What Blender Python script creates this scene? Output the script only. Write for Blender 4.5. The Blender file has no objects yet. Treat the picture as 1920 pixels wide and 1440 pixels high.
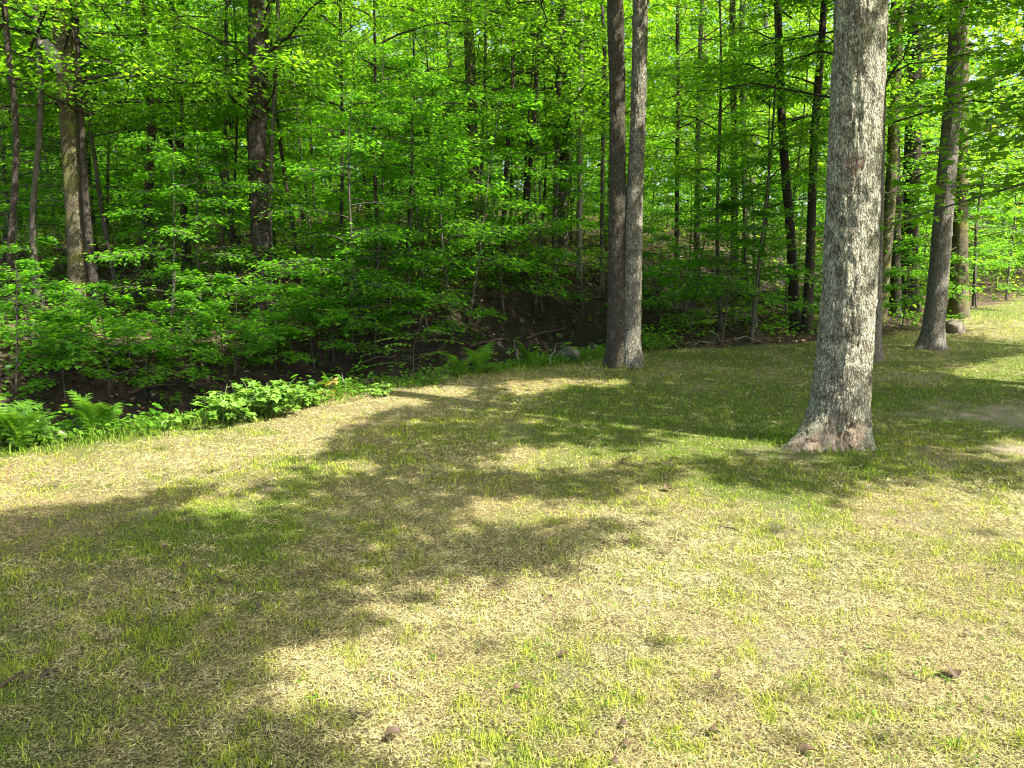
import bpy, bmesh, math
import numpy as np
from mathutils import Vector, Matrix

R = math.radians
C = bpy.context.scene.collection
SC = bpy.context.scene

# ------------------------------------------------------------------ camera, sky, sun, exposure
CAM_Z, PITCH, FPX = 1.6, R(8.75), 1445.0            # eye height, downward tilt, focal length in photo pixels
cam_d = bpy.data.cameras.new('camera')
cam_d.sensor_width = 36.0
cam_d.lens = FPX / 1920.0 * 36.0
cam_d.clip_start, cam_d.clip_end = 0.05, 2000.0
cam = bpy.data.objects.new('camera', cam_d)
C.objects.link(cam)
cam.location = (0, 0, CAM_Z)
cam.rotation_euler = (math.pi / 2 - PITCH, 0, 0)
SC.camera = cam

SUN_EL = R(53)
SUN_H = np.array([0.84, -0.54])
SUN_H = SUN_H / np.linalg.norm(SUN_H)
world = bpy.data.worlds.new('World')
SC.world = world
world.use_nodes = True
wn = world.node_tree
sky = wn.nodes.new('ShaderNodeTexSky')
sky.sky_type = 'NISHITA'
sky.sun_disc = False
sky.air_density, sky.dust_density, sky.ozone_density = 0.7, 4.0, 0.5
sky.sun_elevation = SUN_EL
sky.sun_rotation = math.atan2(SUN_H[0], SUN_H[1])
wn.links.new(sky.outputs[0], wn.nodes['Background'].inputs[0])
wn.nodes['Background'].inputs[1].default_value = 0.15
sun_d = bpy.data.lights.new('sun', 'SUN')
sun_d.energy, sun_d.angle, sun_d.color = 4.7, R(0.53), (1.0, 0.955, 0.87)
sun = bpy.data.objects.new('sun', sun_d)
C.objects.link(sun)
to_sun = Vector((SUN_H[0] * math.cos(SUN_EL), SUN_H[1] * math.cos(SUN_EL), math.sin(SUN_EL)))
sun.rotation_euler = to_sun.to_track_quat('Z', 'Y').to_euler()
COT = math.cos(SUN_EL) / math.sin(SUN_EL)

SC.view_settings.view_transform = 'Standard'
SC.view_settings.look = 'None'
SC.view_settings.gamma = 1.0
SC.view_settings.use_curve_mapping = False
SC.view_settings.exposure = 2.04
SC.render.engine = 'CYCLES'
cy = SC.cycles
cy.max_bounces, cy.diffuse_bounces, cy.glossy_bounces = 10, 5, 2
cy.transmission_bounces, cy.transparent_max_bounces = 8, 4
cy.sample_clamp_indirect = 6.0
cy.caustics_reflective = cy.caustics_refractive = False
cy.use_denoising = True
cy.filter_width = 1.1

# ------------------------------------------------------------------ numeric helpers
rng = np.random.default_rng(7)

def _hash(i, j, k, seed):
    n = (i * 374761393 + j * 668265263 + k * 2147483647 + seed * 974634777) & 0xffffffff
    n = ((n ^ (n >> 13)) * 1274126177) & 0xffffffff
    n = ((n ^ (n >> 16)) * 2246822519) & 0xffffffff
    return ((n ^ (n >> 15)) & 0xffffff) / float(0xffffff)

def vnoise(x, y, z=0.0, seed=0):
    x, y, z = np.broadcast_arrays(np.asarray(x, float), np.asarray(y, float), np.asarray(z, float))
    xi, yi, zi = np.floor(x).astype(np.int64), np.floor(y).astype(np.int64), np.floor(z).astype(np.int64)
    fx, fy, fz = x - xi, y - yi, z - zi
    fx, fy, fz = fx * fx * (3 - 2 * fx), fy * fy * (3 - 2 * fy), fz * fz * (3 - 2 * fz)
    out = 0
    for a in (0, 1):
        wx = fx if a else 1 - fx
        for b in (0, 1):
            wy = fy if b else 1 - fy
            for c in (0, 1):
                wz = fz if c else 1 - fz
                out = out + wx * wy * wz * _hash(xi + a, yi + b, zi + c, seed)
    return out

def fbm(x, y, z=0.0, octaves=4, seed=0):
    o, amp, tot = 0, 1.0, 0.0
    for i in range(octaves):
        o = o + amp * vnoise(np.asarray(x) * 2**i, np.asarray(y) * 2**i, np.asarray(z) * 2**i, seed + i)
        tot += amp
        amp *= 0.5
    return o / tot

def sstep(a, b, x):
    t = np.clip((np.asarray(x, float) - a) / (b - a), 0, 1)
    return t * t * (3 - 2 * t)

def unit(v):
    v = np.asarray(v, float)
    return v / np.maximum(np.linalg.norm(v, axis=-1, keepdims=True), 1e-9)

def ray(px, py):
    """direction in the world of a photo pixel's line of sight"""
    a, b = (px - 960.0) / FPX, -(py - 720.0) / FPX
    cp, sp = math.cos(PITCH), math.sin(PITCH)
    return np.array([a, cp + b * sp, -sp + b * cp])

def at(px, py, Y):
    d = ray(px, py)
    return np.array([0, 0, CAM_Z]) + d * (Y / d[1])

# ------------------------------------------------------------------ terrain
P0, DX, DY = np.array([-5.6, 7.6]), 0.638, 0.770     # the brook runs along this line, past the double tree
EDGE_X = [-200, 1.0, 1.7, 3.4, 5.7, 7.8, 10.2, 13.6, 20, 26, 60, 400]
EDGE_Y = [13.6, 13.6, 13.9, 14.4, 15.3, 16.4, 19.0, 23.5, 30, 32, 33, 33]

def creek_us(x, y):
    x, y = np.asarray(x, float), np.asarray(y, float)
    u = (x - P0[0]) * DX + (y - P0[1]) * DY
    s = -(x - P0[0]) * DY + (y - P0[1]) * DX
    s = s + 0.16 * np.sin(u * 0.9) * sstep(-40, 2, u)
    return u, s

def lawn_mask(x, y):
    """1 on the mown lawn, 0 in the brook and the wood"""
    u, s = creek_us(x, y)
    n = (fbm(np.asarray(x) * 0.9, np.asarray(y) * 0.9, 0, 3, 11) - 0.5)
    a = sstep(-1.42, -1.62, s + n * 0.35)
    yr = np.interp(x, EDGE_X, EDGE_Y)
    far = sstep(0.25, -0.25, np.asarray(y) - yr + n * 1.2)
    return a * np.where(np.asarray(x) > 0.6, far, 1.0)

def height(x, y):
    x, y = np.asarray(x, float), np.asarray(y, float)
    u, s = creek_us(x, y)
    yr = np.interp(x, EDGE_X, EDGE_Y)
    beyond = np.clip(y - yr, 0, 60)
    near = 0.02 * np.clip(y - 12, 0, 60) + np.where(x > 0.6, 0.055 * beyond, 0.0) * sstep(0, 2, beyond)
    uu = np.clip(u - 5, 0, 13) * 0.115 + np.clip(u - 18, 0, 60) * 0.05
    bed = -0.95 + uu
    fs = np.clip(s - 2.4, 0, None)
    far = np.maximum(bed + 1.3, near * 0.6) + 0.15 * np.minimum(fs, 4) + 0.085 * np.clip(fs - 4, 0, 30) + 0.05 * np.clip(fs - 34, 0, 60)
    a = sstep(-1.55, -0.62, s)
    b = sstep(0.5, 2.4, s)
    z = near * (1 - a) + bed * a
    z = z * (1 - b) + far * b
    wild = 1 - lawn_mask(x, y)
    z = z + (fbm(x * 0.35, y * 0.35, 0, 3, 3) - 0.5) * (0.06 + 0.25 * wild) * sstep(0.5, 4, np.hypot(x, y))
    z = z + (fbm(x * 2.2, y * 2.2, 0, 3, 5) - 0.5) * (0.015 + 0.16 * wild)
    return z

def hz(x, y):
    return float(height(x, y))

_T = np.concatenate([np.linspace(1.8, 40, 3000), np.linspace(40, 160, 1200)])
def hit(px, py):
    """where the line of sight of a photo pixel meets the terrain"""
    d = ray(px, py)
    t = _T / d[1]
    p = np.array([0, 0, CAM_Z])[None] + d[None] * t[:, None]
    below = p[:, 2] < height(p[:, 0], p[:, 1])
    i = int(np.argmax(below)) if below.any() else len(t) - 1
    return p[i]

# ------------------------------------------------------------------ mesh helpers
def fast_mesh(name, V, F, attrs=None):
    """V (n,3), F (m,3) or (m,4) index arrays, attrs name -> (n,) or (n,3) per-vertex values"""
    V = np.ascontiguousarray(V, dtype=np.float32)
    F = np.ascontiguousarray(F, dtype=np.int32)
    me = bpy.data.meshes.new(name)
    k = F.shape[1]
    me.vertices.add(len(V))
    me.vertices.foreach_set('co', V.ravel())
    me.loops.add(F.size)
    me.loops.foreach_set('vertex_index', F.ravel())
    me.polygons.add(len(F))
    me.polygons.foreach_set('loop_start', np.arange(0, F.size, k, dtype=np.int32))
    for n, a in (attrs or {}).items():
        a = np.asarray(a, dtype=np.float32)
        if a.ndim == 1:
            me.attributes.new(n, 'FLOAT', 'POINT').data.foreach_set('value', a)
        else:
            c = np.ones((len(a), 4), np.float32)
            c[:, :3] = a
            me.attributes.new(n, 'FLOAT_COLOR', 'POINT').data.foreach_set('color', c.ravel())
    me.update(calc_edges=True)
    me.validate()
    return me

class Bag:
    """collects pieces of geometry for ONE mesh"""
    def __init__(s):
        s.V, s.F, s.T, s.n = [], [], [], 0
    def add(s, V, F, t=0.5):
        if len(V) == 0:
            return
        s.V.append(np.asarray(V, float)); s.F.append(np.asarray(F, np.int64) + s.n)
        s.T.append(np.broadcast_to(np.asarray(t, float), (len(V),)))
        s.n += len(V)
    def mesh(s, name):
        tri = []
        for f in s.F:
            if f.shape[1] == 4:
                tri += [f[:, [0, 1, 2]], f[:, [0, 2, 3]]]
            else:
                tri.append(f)
        return fast_mesh(name, np.concatenate(s.V), np.concatenate(tri), {'tint': np.concatenate(s.T)})

def tube(path, radii, seg=6, cap=True):
    """tapered tube along a polyline -> V, quads"""
    P = np.asarray(path, float)
    r = np.broadcast_to(np.asarray(radii, float), (len(P),))
    d = unit(np.gradient(P, axis=0))
    ref = np.array([0.0, 0.0, 1.0]) if abs(d[0][2]) < 0.8 else np.array([1.0, 0.0, 0.0])
    a = unit(np.cross(d, ref)); b = np.cross(d, a)
    th = np.linspace(0, 2 * math.pi, seg, endpoint=False)
    ring = a[:, None] * np.cos(th)[None, :, None] + b[:, None] * np.sin(th)[None, :, None]
    V = P[:, None] + ring * r[:, None, None]
    n = len(P)
    i, j = np.meshgrid(np.arange(n - 1), np.arange(seg), indexing='ij')
    j2 = (j + 1) % seg
    F = np.stack([i * seg + j, i * seg + j2, (i + 1) * seg + j2, (i + 1) * seg + j], -1).reshape(-1, 4)
    V = V.reshape(-1, 3)
    if cap:
        k = len(V)
        V = np.concatenate([V, P[:1], P[-1:]])
        jj = np.arange(seg); j2 = (jj + 1) % seg
        c0 = np.stack([jj, j2, np.full(seg, k), np.full(seg, k)], -1)
        c1 = np.stack([j2 + (n - 1) * seg, jj + (n - 1) * seg, np.full(seg, k + 1), np.full(seg, k + 1)], -1)
        F = np.concatenate([F, c0, c1])
    return V, F

# leaf outlines: x across, y along, z up; two halves folded on the midrib
L_DIAMOND = (np.array([[0, 0, 0], [.34, .42, .08], [0, 1, -.06], [-.34, .42, .08]]), np.array([[0, 1, 2], [0, 2, 3]]))
L_OVAL = (np.array([[0, 0, 0], [.25, .25, .06], [.25, .62, .05], [0, 1, -.08], [-.25, .62, .05], [-.25, .25, .06]]),
          np.array([[0, 1, 2], [0, 2, 3], [0, 3, 4], [0, 4, 5]]))
_mo = [(0, 0), (.16, -.06), (.46, .02), (.36, .22), (.58, .46), (.28, .48), (.20, .62), (0, 1)]
_mv = [(0, .34, -.02)] + [(x, y, .12 * abs(x) - .05 * y * y) for x, y in _mo] + [(-x, y, .12 * abs(x) - .05 * y * y) for x, y in _mo[-2:0:-1]]
_k = len(_mv) - 1
L_MAPLE = (np.array(_mv), np.array([[0, 1 + i, 1 + (i + 1) % _k] for i in range(_k)]))

def leaves(P, D, N, S, tmpl, tint, bag):
    P, D, N, S = np.asarray(P, float), unit(D), np.asarray(N, float), np.asarray(S, float)
    B = unit(np.cross(D, N)); N2 = np.cross(B, D)
    tv, tf = tmpl
    k = len(tv)
    V = P[:, None] + S[:, None, None] * (tv[None, :, 0:1] * B[:, None] + tv[None, :, 1:2] * D[:, None] + tv[None, :, 2:3] * N2[:, None])
    F = tf[None] + (np.arange(len(P)) * k)[:, None, None]
    bag.add(V.reshape(-1, 3), F.reshape(-1, 3), np.repeat(tint, k))

def empty(name, loc, label=None, cat=None, group=None, rz=0.0):
    o = bpy.data.objects.new(name, None)
    C.objects.link(o)
    o.location = loc
    o.rotation_euler = (0, 0, rz)
    tag(o, label, cat, group)
    return o

def tag(o, label=None, cat=None, group=None, kind=None):
    if label: o['label'] = label
    if cat: o['category'] = cat
    if group: o['group'] = group
    if kind: o['kind'] = kind
    return o

def obj(name, me, mat, parent=None, loc=None):
    o = bpy.data.objects.new(name, me)
    if mat is not None and len(me.materials) == 0:
        me.materials.append(mat)
    C.objects.link(o)
    o.parent = parent
    if loc is not None:
        o.location = loc
    return o

def copy_tree(o, parent=None):
    c = o.copy()
    C.objects.link(c)
    c.parent = parent
    for ch in list(o.children):
        copy_tree(ch, c)
    return c

# ------------------------------------------------------------------ materials
class NT:
    def __init__(s, name):
        s.m = bpy.data.materials.new(name)
        s.m.use_nodes = True
        s.t = s.m.node_tree
        s.t.nodes.clear()
        s.out = s.t.nodes.new('ShaderNodeOutputMaterial')
    def n(s, typ, **kw):
        nd = s.t.nodes.new(typ)
        for k, v in kw.items():
            if k in nd.bl_rna.properties:
                setattr(nd, k, v)
            else:
                nd.inputs[k].default_value = v
        return nd
    def l(s, a, b):
        s.t.links.new(a, b)
    def ramp(s, fac, stops):
        r = s.n('ShaderNodeValToRGB')
        e = r.color_ramp.elements
        while len(e) > 1:
            e.remove(e[-1])
        e[0].position, e[0].color = stops[0][0], (*stops[0][1], 1)
        for p, c in stops[1:]:
            x = e.new(p); x.color = (*c, 1)
        s.l(fac, r.inputs[0])
        return r.outputs[0]
    def mix(s, fac, a, b, blend='MIX'):
        x = s.n('ShaderNodeMix', data_type='RGBA', blend_type=blend)
        for sock, v in ((x.inputs[0], fac), (x.inputs[6], a), (x.inputs[7], b)):
            if isinstance(v, (int, float)): sock.default_value = v
            elif isinstance(v, tuple): sock.default_value = (*v, 1)
            else: s.l(v, sock)
        return x.outputs[2]
    def math(s, op, a, b=0.5, c=None):
        x = s.n('ShaderNodeMath', operation=op)
        for i, v in enumerate((a, b, c)):
            if v is None: continue
            if isinstance(v, (int, float)): x.inputs[i].default_value = v
            else: s.l(v, x.inputs[i])
        return x.outputs[0]
    def noise(s, vec, scale, detail=4, rough=0.55, dist=0.0):
        x = s.n('ShaderNodeTexNoise')
        x.inputs['Scale'].default_value = scale
        x.inputs['Detail'].default_value = detail
        x.inputs['Roughness'].default_value = rough
        x.inputs['Distortion'].default_value = dist
        if vec is not None: s.l(vec, x.inputs['Vector'])
        return x.outputs[0]
    def attr(s, name):
        return s.n('ShaderNodeAttribute', attribute_name=name)
    def mapping(s, vec, scale=(1, 1, 1)):
        m = s.n('ShaderNodeMapping')
        m.inputs['Scale'].default_value = scale
        s.l(vec, m.inputs['Vector'])
        return m.outputs[0]

def leaf_material(name, dark, light, trans, mixf=0.5, gloss=0.35, var=0.25):
    """reflecting and letting light through; colour varies from leaf to leaf and plant to plant"""
    t = NT(name)
    tint = t.attr('tint').outputs['Fac']
    info = t.n('ShaderNodeObjectInfo')
    v = t.math('ADD', tint, t.math('MULTIPLY', t.math('SUBTRACT', info.outputs['Random'], 0.5), var))
    col = t.ramp(v, [(0.0, dark), (1.0, light)])
    tcol = t.mix(v, tuple(c * 0.62 for c in trans), trans)
    p = t.n('ShaderNodeBsdfPrincipled')
    t.l(col, p.inputs['Base Color'])
    p.inputs['Roughness'].default_value = 0.42
    p.inputs['Specular IOR Level'].default_value = gloss
    tr = t.n('ShaderNodeBsdfTranslucent')
    t.l(tcol, tr.inputs['Color'])
    mx = t.n('ShaderNodeMixShader')
    mx.inputs[0].default_value = mixf
    t.l(p.outputs[0], mx.inputs[1]); t.l(tr.outputs[0], mx.inputs[2])
    t.l(mx.outputs[0], t.out.inputs[0])
    return t.m

M = {}
M['leaf'] = leaf_material('maple_leaf', (0.030, 0.110, 0.007), (0.11, 0.26, 0.018), (0.26, 0.66, 0.016), 0.55)
M['leaf_yellow'] = leaf_material('sunny_leaf', (0.045, 0.115, 0.007), (0.12, 0.23, 0.018), (0.30, 0.50, 0.015), 0.55)
M['leaf_canopy'] = leaf_material('canopy_leaf', (0.042, 0.115, 0.007), (0.13, 0.255, 0.016), (0.31, 0.65, 0.013), 0.56)
M['needle'] = leaf_material('hemlock_needle', (0.018, 0.048, 0.010), (0.045, 0.090, 0.018), (0.06, 0.13, 0.012), 0.3)
M['fern'] = leaf_material('fern_leaf', (0.05, 0.13, 0.010), (0.12, 0.25, 0.022), (0.20, 0.42, 0.02), 0.45, 0.2)
M['bramble'] = leaf_material('bramble_leaf', (0.10, 0.22, 0.025), (0.22, 0.37, 0.06), (0.26, 0.46, 0.03), 0.4, 0.3)
M['wilted'] = leaf_material('wilted_leaf', (0.20, 0.19, 0.035), (0.36, 0.32, 0.07), (0.40, 0.34, 0.04), 0.4, 0.2)

def bark_material(name, crack, plate, lichen, lichen_amt, moss, moss_amt, scale=1.0, zs=0.22, bump=0.6, marks=False):
    t = NT(name)
    tc = t.n('ShaderNodeTexCoord')
    info = t.n('ShaderNodeObjectInfo')
    off = t.n('ShaderNodeVectorMath', operation='SCALE')
    off.inputs[0].default_value = (17.0, 9.0, 5.0)
    t.l(info.outputs['Random'], off.inputs['Scale'])
    ad = t.n('ShaderNodeVectorMath', operation='ADD')
    t.l(tc.outputs['Object'], ad.inputs[0]); t.l(off.outputs[0], ad.inputs[1])
    P = ad.outputs[0]
    warp = t.n('ShaderNodeTexNoise'); warp.inputs['Scale'].default_value = 9 * scale; warp.inputs['Detail'].default_value = 3
    t.l(P, warp.inputs['Vector'])
    wv = t.n('ShaderNodeVectorMath', operation='MULTIPLY_ADD')
    wv.inputs[1].default_value = (0.06 / scale, 0.06 / scale, 0.16 / scale)
    t.l(warp.outputs['Color'], wv.inputs[0]); t.l(P, wv.inputs[2])
    st = t.mapping(wv.outputs[0], (1, 1, zs))
    vo = t.n('ShaderNodeTexVoronoi', feature='DISTANCE_TO_EDGE')
    vo.inputs['Scale'].default_value = 56 * scale
    t.l(st, vo.inputs['Vector'])
    st2 = t.mapping(wv.outputs[0], (1, 1, zs * 1.8))
    fine = t.noise(st2, 100 * scale, 5, 0.65)
    rg = t.noise(st, 64 * scale, 4, 0.6, 0.3)
    rg = t.math('ABSOLUTE', t.math('MULTIPLY', t.math('SUBTRACT', rg, 0.5), 4.0), 0.0)
    plate_h = t.math('ADD', t.math('MULTIPLY', vo.outputs['Distance'], 1.5), t.math('MULTIPLY', rg, 0.6))
    ph = t.n('ShaderNodeMath', operation='MINIMUM'); t.l(plate_h, ph.inputs[0]); ph.inputs[1].default_value = 1.0
    hgt = t.math('ADD', t.math('MULTIPLY', ph.outputs[0], 0.62), t.math('MULTIPLY', fine, 0.62))
    big = t.noise(P, 2.3, 4, 0.6)
    col = t.ramp(hgt, [(0.34, crack), (0.52, tuple(p * 0.55 for p in plate)), (0.85, plate)])
    col = t.mix(t.math('MULTIPLY', t.math('SUBTRACT', big, 0.35), 1.1), col, tuple(p * 0.6 for p in plate), 'MIX')
    lp = t.noise(P, 8.5, 7, 0.75, 0.8)
    lf = t.noise(P, 75, 4, 0.7)
    lm = t.math('ADD', t.math('MULTIPLY', lp, 0.75), t.math('MULTIPLY', lf, 0.35))
    lmr = t.ramp(lm, [(0.62 - 0.10 * lichen_amt, (0, 0, 0)), (0.66 - 0.08 * lichen_amt, (1, 1, 1))])
    lmk = t.math('MULTIPLY', lmr, t.ramp(hgt, [(0.35, (0.1,) * 3), (0.7, (1,) * 3)]))
    col = t.mix(t.math('MULTIPLY', lmk, min(1.0, 0.55 + lichen_amt * .4) if lichen_amt > 0 else 0.0), col, lichen)
    mp = t.noise(P, 3.1, 5, 0.65, 0.4)
    mm = t.ramp(mp, [(0.62 - 0.2 * moss_amt, (0, 0, 0)), (0.74 - 0.2 * moss_amt, (1, 1, 1))])
    col = t.mix(t.math('MULTIPLY', mm, 0.75 * min(1, moss_amt * 2)), col, moss)
    if marks:
        w = t.attr('wound').outputs['Fac']
        wc = t.ramp(t.noise(P, 14, 5, 0.7, 0.5), [(0.36, (0.04, 0.028, 0.018)), (0.46, (0.32, 0.24, 0.165)), (0.68, (0.60, 0.49, 0.37))])
        col = t.mix(w, col, wc)
        rd = t.attr('paint').outputs['Fac']
        rn = t.ramp(t.noise(st, 60, 3, 0.6), [(0.42, (0, 0, 0)), (0.6, (1, 1, 1))])
        col = t.mix(t.math('MULTIPLY', t.math('MULTIPLY', rd, rn), 0.7), col, (0.30, 0.10, 0.085))
    p = t.n('ShaderNodeBsdfPrincipled')
    t.l(col, p.inputs['Base Color'])
    p.inputs['Roughness'].default_value = 0.9
    p.inputs['Specular IOR Level'].default_value = 0.15
    b = t.n('ShaderNodeBump')
    b.inputs['Strength'].default_value = bump
    b.inputs['Distance'].default_value = 0.03 / scale
    t.l(t.math('ADD', hgt, t.math('MULTIPLY', lmk, 0.15)), b.inputs['Height'])
    t.l(b.outputs[0], p.inputs['Normal'])
    t.l(p.outputs[0], t.out.inputs[0])
    return t.m

M['bark_maple'] = bark_material('maple_bark_lichen', (0.020, 0.016, 0.010), (0.31, 0.275, 0.20), (0.64, 0.62, 0.45), 1.15, (0.20, 0.20, 0.06), 0.25, 1.0, 0.26, 1.0, True)
M['bark_twin'] = bark_material('twin_bark', (0.018, 0.014, 0.010), (0.29, 0.255, 0.195), (0.54, 0.52, 0.39), 0.8, (0.12, 0.12, 0.035), 0.2, 1.0, 0.3, 1.0)
M['bark_twin_shaded'] = bark_material('twin_bark_shaded', (0.014, 0.011, 0.008), (0.15, 0.125, 0.09), (0.34, 0.32, 0.22), 0.35, (0.10, 0.10, 0.03), 0.2, 1.0, 0.3, 1.0)  # left stem: its shade and damp are put into a darker bark colour
M['bark_grey'] = bark_material('grey_furrowed_bark', (0.022, 0.018, 0.014), (0.35, 0.31, 0.25), (0.42, 0.40, 0.31), 0.35, (0.11, 0.12, 0.03), 0.15, 1.0, 0.14, 1.1)
M['bark_dark'] = bark_material('dark_bark', (0.016, 0.013, 0.010), (0.085, 0.068, 0.052), (0.22, 0.22, 0.17), 0.1, (0.05, 0.07, 0.015), 0.2, 1.0, 0.25, 0.8)
M['bark_mossy'] = bark_material('mossy_bark', (0.028, 0.022, 0.011), (0.16, 0.135, 0.08), (0.36, 0.34, 0.22), 0.4, (0.16, 0.165, 0.035), 0.6, 1.0, 0.25, 0.8)
M['bark_young'] = bark_material('young_bark', (0.03, 0.026, 0.020), (0.13, 0.115, 0.09), (0.26, 0.27, 0.21), 0.3, (0.06, 0.09, 0.02), 0.25, 2.5, 0.6, 0.4)
M['dead_wood'] = bark_material('bleached_wood', (0.14, 0.12, 0.10), (0.40, 0.37, 0.33), (0.5, 0.5, 0.45), 0.1, (0.2, 0.2, 0.1), 0.05, 3.0, 0.15, 0.4)
M['brown_twig'] = bark_material('brown_twig', (0.03, 0.02, 0.014), (0.14, 0.105, 0.075), (0.25, 0.22, 0.18), 0.1, (0.06, 0.08, 0.02), 0.1, 3.0, 0.2, 0.4)

def stem_material(name, c):
    t = NT(name)
    tc = t.n('ShaderNodeTexCoord')
    col = t.ramp(t.noise(tc.outputs['Object'], 30, 3), [(0.3, tuple(v * 0.7 for v in c)), (0.7, c)])
    p = t.n('ShaderNodeBsdfPrincipled'); p.inputs['Roughness'].default_value = 0.6
    t.l(col, p.inputs['Base Color']); t.l(p.outputs[0], t.out.inputs[0])
    return t.m
M['green_stem'] = stem_material('green_stem', (0.10, 0.16, 0.03))
M['red_stem'] = stem_material('reddish_stem', (0.22, 0.14, 0.08))

def rock_material(name, a, b, moss_amt):
    t = NT(name)
    tc = t.n('ShaderNodeTexCoord'); info = t.n('ShaderNodeObjectInfo')
    g = t.n('ShaderNodeNewGeometry')
    n1 = t.noise(tc.outputs['Object'], 3.2, 7, 0.65, 0.3)
    n2 = t.noise(tc.outputs['Object'], 26, 5, 0.7)
    col = t.ramp(n1, [(0.25, a), (0.75, b)])
    col = t.mix(0.35, col, t.ramp(n2, [(0.3, tuple(x * .3 for x in a)), (0.7, b)]))
    dark = t.math('MULTIPLY_ADD', info.outputs['Random'], 0.5, 0.6)
    hs = t.n('ShaderNodeHueSaturation'); t.l(dark, hs.inputs['Value']); t.l(col, hs.inputs['Color'])
    sep = t.n('ShaderNodeSeparateXYZ'); t.l(g.outputs['Normal'], sep.inputs[0])
    mm = t.math('MULTIPLY', t.ramp(sep.outputs[2], [(0.35, (0,) * 3), (0.8, (1,) * 3)]), t.ramp(n1, [(0.45, (0,) * 3), (0.6, (1,) * 3)]))
    col = t.mix(t.math('MULTIPLY', mm, moss_amt), hs.outputs[0], (0.07, 0.10, 0.018))
    p = t.n('ShaderNodeBsdfPrincipled'); p.inputs['Roughness'].default_value = 0.75
    t.l(col, p.inputs['Base Color'])
    b_ = t.n('ShaderNodeBump'); b_.inputs['Strength'].default_value = 0.5; b_.inputs['Distance'].default_value = 0.02
    t.l(n2, b_.inputs['Height']); t.l(b_.outputs[0], p.inputs['Normal'])
    t.l(p.outputs[0], t.out.inputs[0])
    return t.m
M['stone'] = rock_material('brook_stone', (0.020, 0.017, 0.012), (0.085, 0.072, 0.052), 0.7)
M['stone_tan'] = rock_material('tan_boulder', (0.16, 0.125, 0.085), (0.38, 0.31, 0.22), 0.25)

def litter_material():
    t = NT('dead_leaf')
    v = t.attr('tint').outputs['Fac']
    col = t.ramp(v, [(0.0, (0.045, 0.028, 0.016)), (0.5, (0.115, 0.068, 0.034)), (0.85, (0.20, 0.135, 0.075)), (1.0, (0.30, 0.23, 0.15))])
    p = t.n('ShaderNodeBsdfPrincipled'); p.inputs['Roughness'].default_value = 0.7
    t.l(col, p.inputs['Base Color'])
    tr = t.n('ShaderNodeBsdfTranslucent'); t.l(col, tr.inputs['Color'])
    mx = t.n('ShaderNodeMixShader'); mx.inputs[0].default_value = 0.2
    t.l(p.outputs[0], mx.inputs[1]); t.l(tr.outputs[0], mx.inputs[2]); t.l(mx.outputs[0], t.out.inputs[0])
    return t.m
M['litter'] = litter_material()

def grass_material():
    t = NT('grass_blade')
    a = t.attr('col')
    p = t.n('ShaderNodeBsdfPrincipled'); p.inputs['Roughness'].default_value = 0.5
    p.inputs['Specular IOR Level'].default_value = 0.06
    t.l(a.outputs['Color'], p.inputs['Base Color'])
    tr = t.n('ShaderNodeBsdfTranslucent'); t.l(a.outputs['Color'], tr.inputs['Color'])
    mx = t.n('ShaderNodeMixShader'); mx.inputs[0].default_value = 0.35
    t.l(p.outputs[0], mx.inputs[1]); t.l(tr.outputs[0], mx.inputs[2]); t.l(mx.outputs[0], t.out.inputs[0])
    return t.m
M['grass'] = grass_material()

def ground_material():
    t = NT('ground')
    tc = t.n('ShaderNodeTexCoord')
    P = tc.outputs['Object']
    lawn = t.attr('lawn').outputs['Fac']
    green = t.attr('green').outputs['Fac']
    wet_shade = t.attr('wet_shade').outputs['Fac']
    bare = t.attr('bare').outputs['Fac']
    f1 = t.noise(P, 105, 8, 0.75, 0.4); f2 = t.noise(P, 6, 5, 0.6)
    thatch = t.ramp(f1, [(0.41, (0.016, 0.012, 0.005)), (0.51, (0.13, 0.105, 0.046)), (0.64, (0.46, 0.40, 0.20))])
    grn = t.ramp(f1, [(0.41, (0.010, 0.013, 0.003)), (0.51, (0.062, 0.080, 0.014)), (0.64, (0.23, 0.25, 0.065))])
    lc = t.mix(t.math('MULTIPLY', green, 0.85), thatch, grn)
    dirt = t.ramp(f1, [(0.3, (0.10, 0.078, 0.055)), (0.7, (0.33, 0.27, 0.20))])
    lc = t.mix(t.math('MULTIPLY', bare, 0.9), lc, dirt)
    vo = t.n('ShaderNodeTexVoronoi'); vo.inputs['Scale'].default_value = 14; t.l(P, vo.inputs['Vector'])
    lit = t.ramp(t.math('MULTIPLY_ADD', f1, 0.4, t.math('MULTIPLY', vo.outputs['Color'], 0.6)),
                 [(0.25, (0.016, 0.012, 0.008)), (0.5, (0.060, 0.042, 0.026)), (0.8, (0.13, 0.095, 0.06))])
    soil = t.ramp(f2, [(0.3, (0.012, 0.010, 0.007)), (0.7, (0.040, 0.032, 0.023))])  # dark earth colour holds the damp bed and the gully's shade
    fc = t.mix(wet_shade, lit, soil)
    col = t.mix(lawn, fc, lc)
    p = t.n('ShaderNodeBsdfPrincipled'); p.inputs['Roughness'].default_value = 0.9
    p.inputs['Specular IOR Level'].default_value = 0.1
    t.l(col, p.inputs['Base Color'])
    b = t.n('ShaderNodeBump'); b.inputs['Strength'].default_value = 0.7; b.inputs['Distance'].default_value = 0.02
    t.l(f1, b.inputs['Height']); t.l(b.outputs[0], p.inputs['Normal'])
    t.l(p.outputs[0], t.out.inputs[0])
    return t.m
M['ground'] = ground_material()

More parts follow.
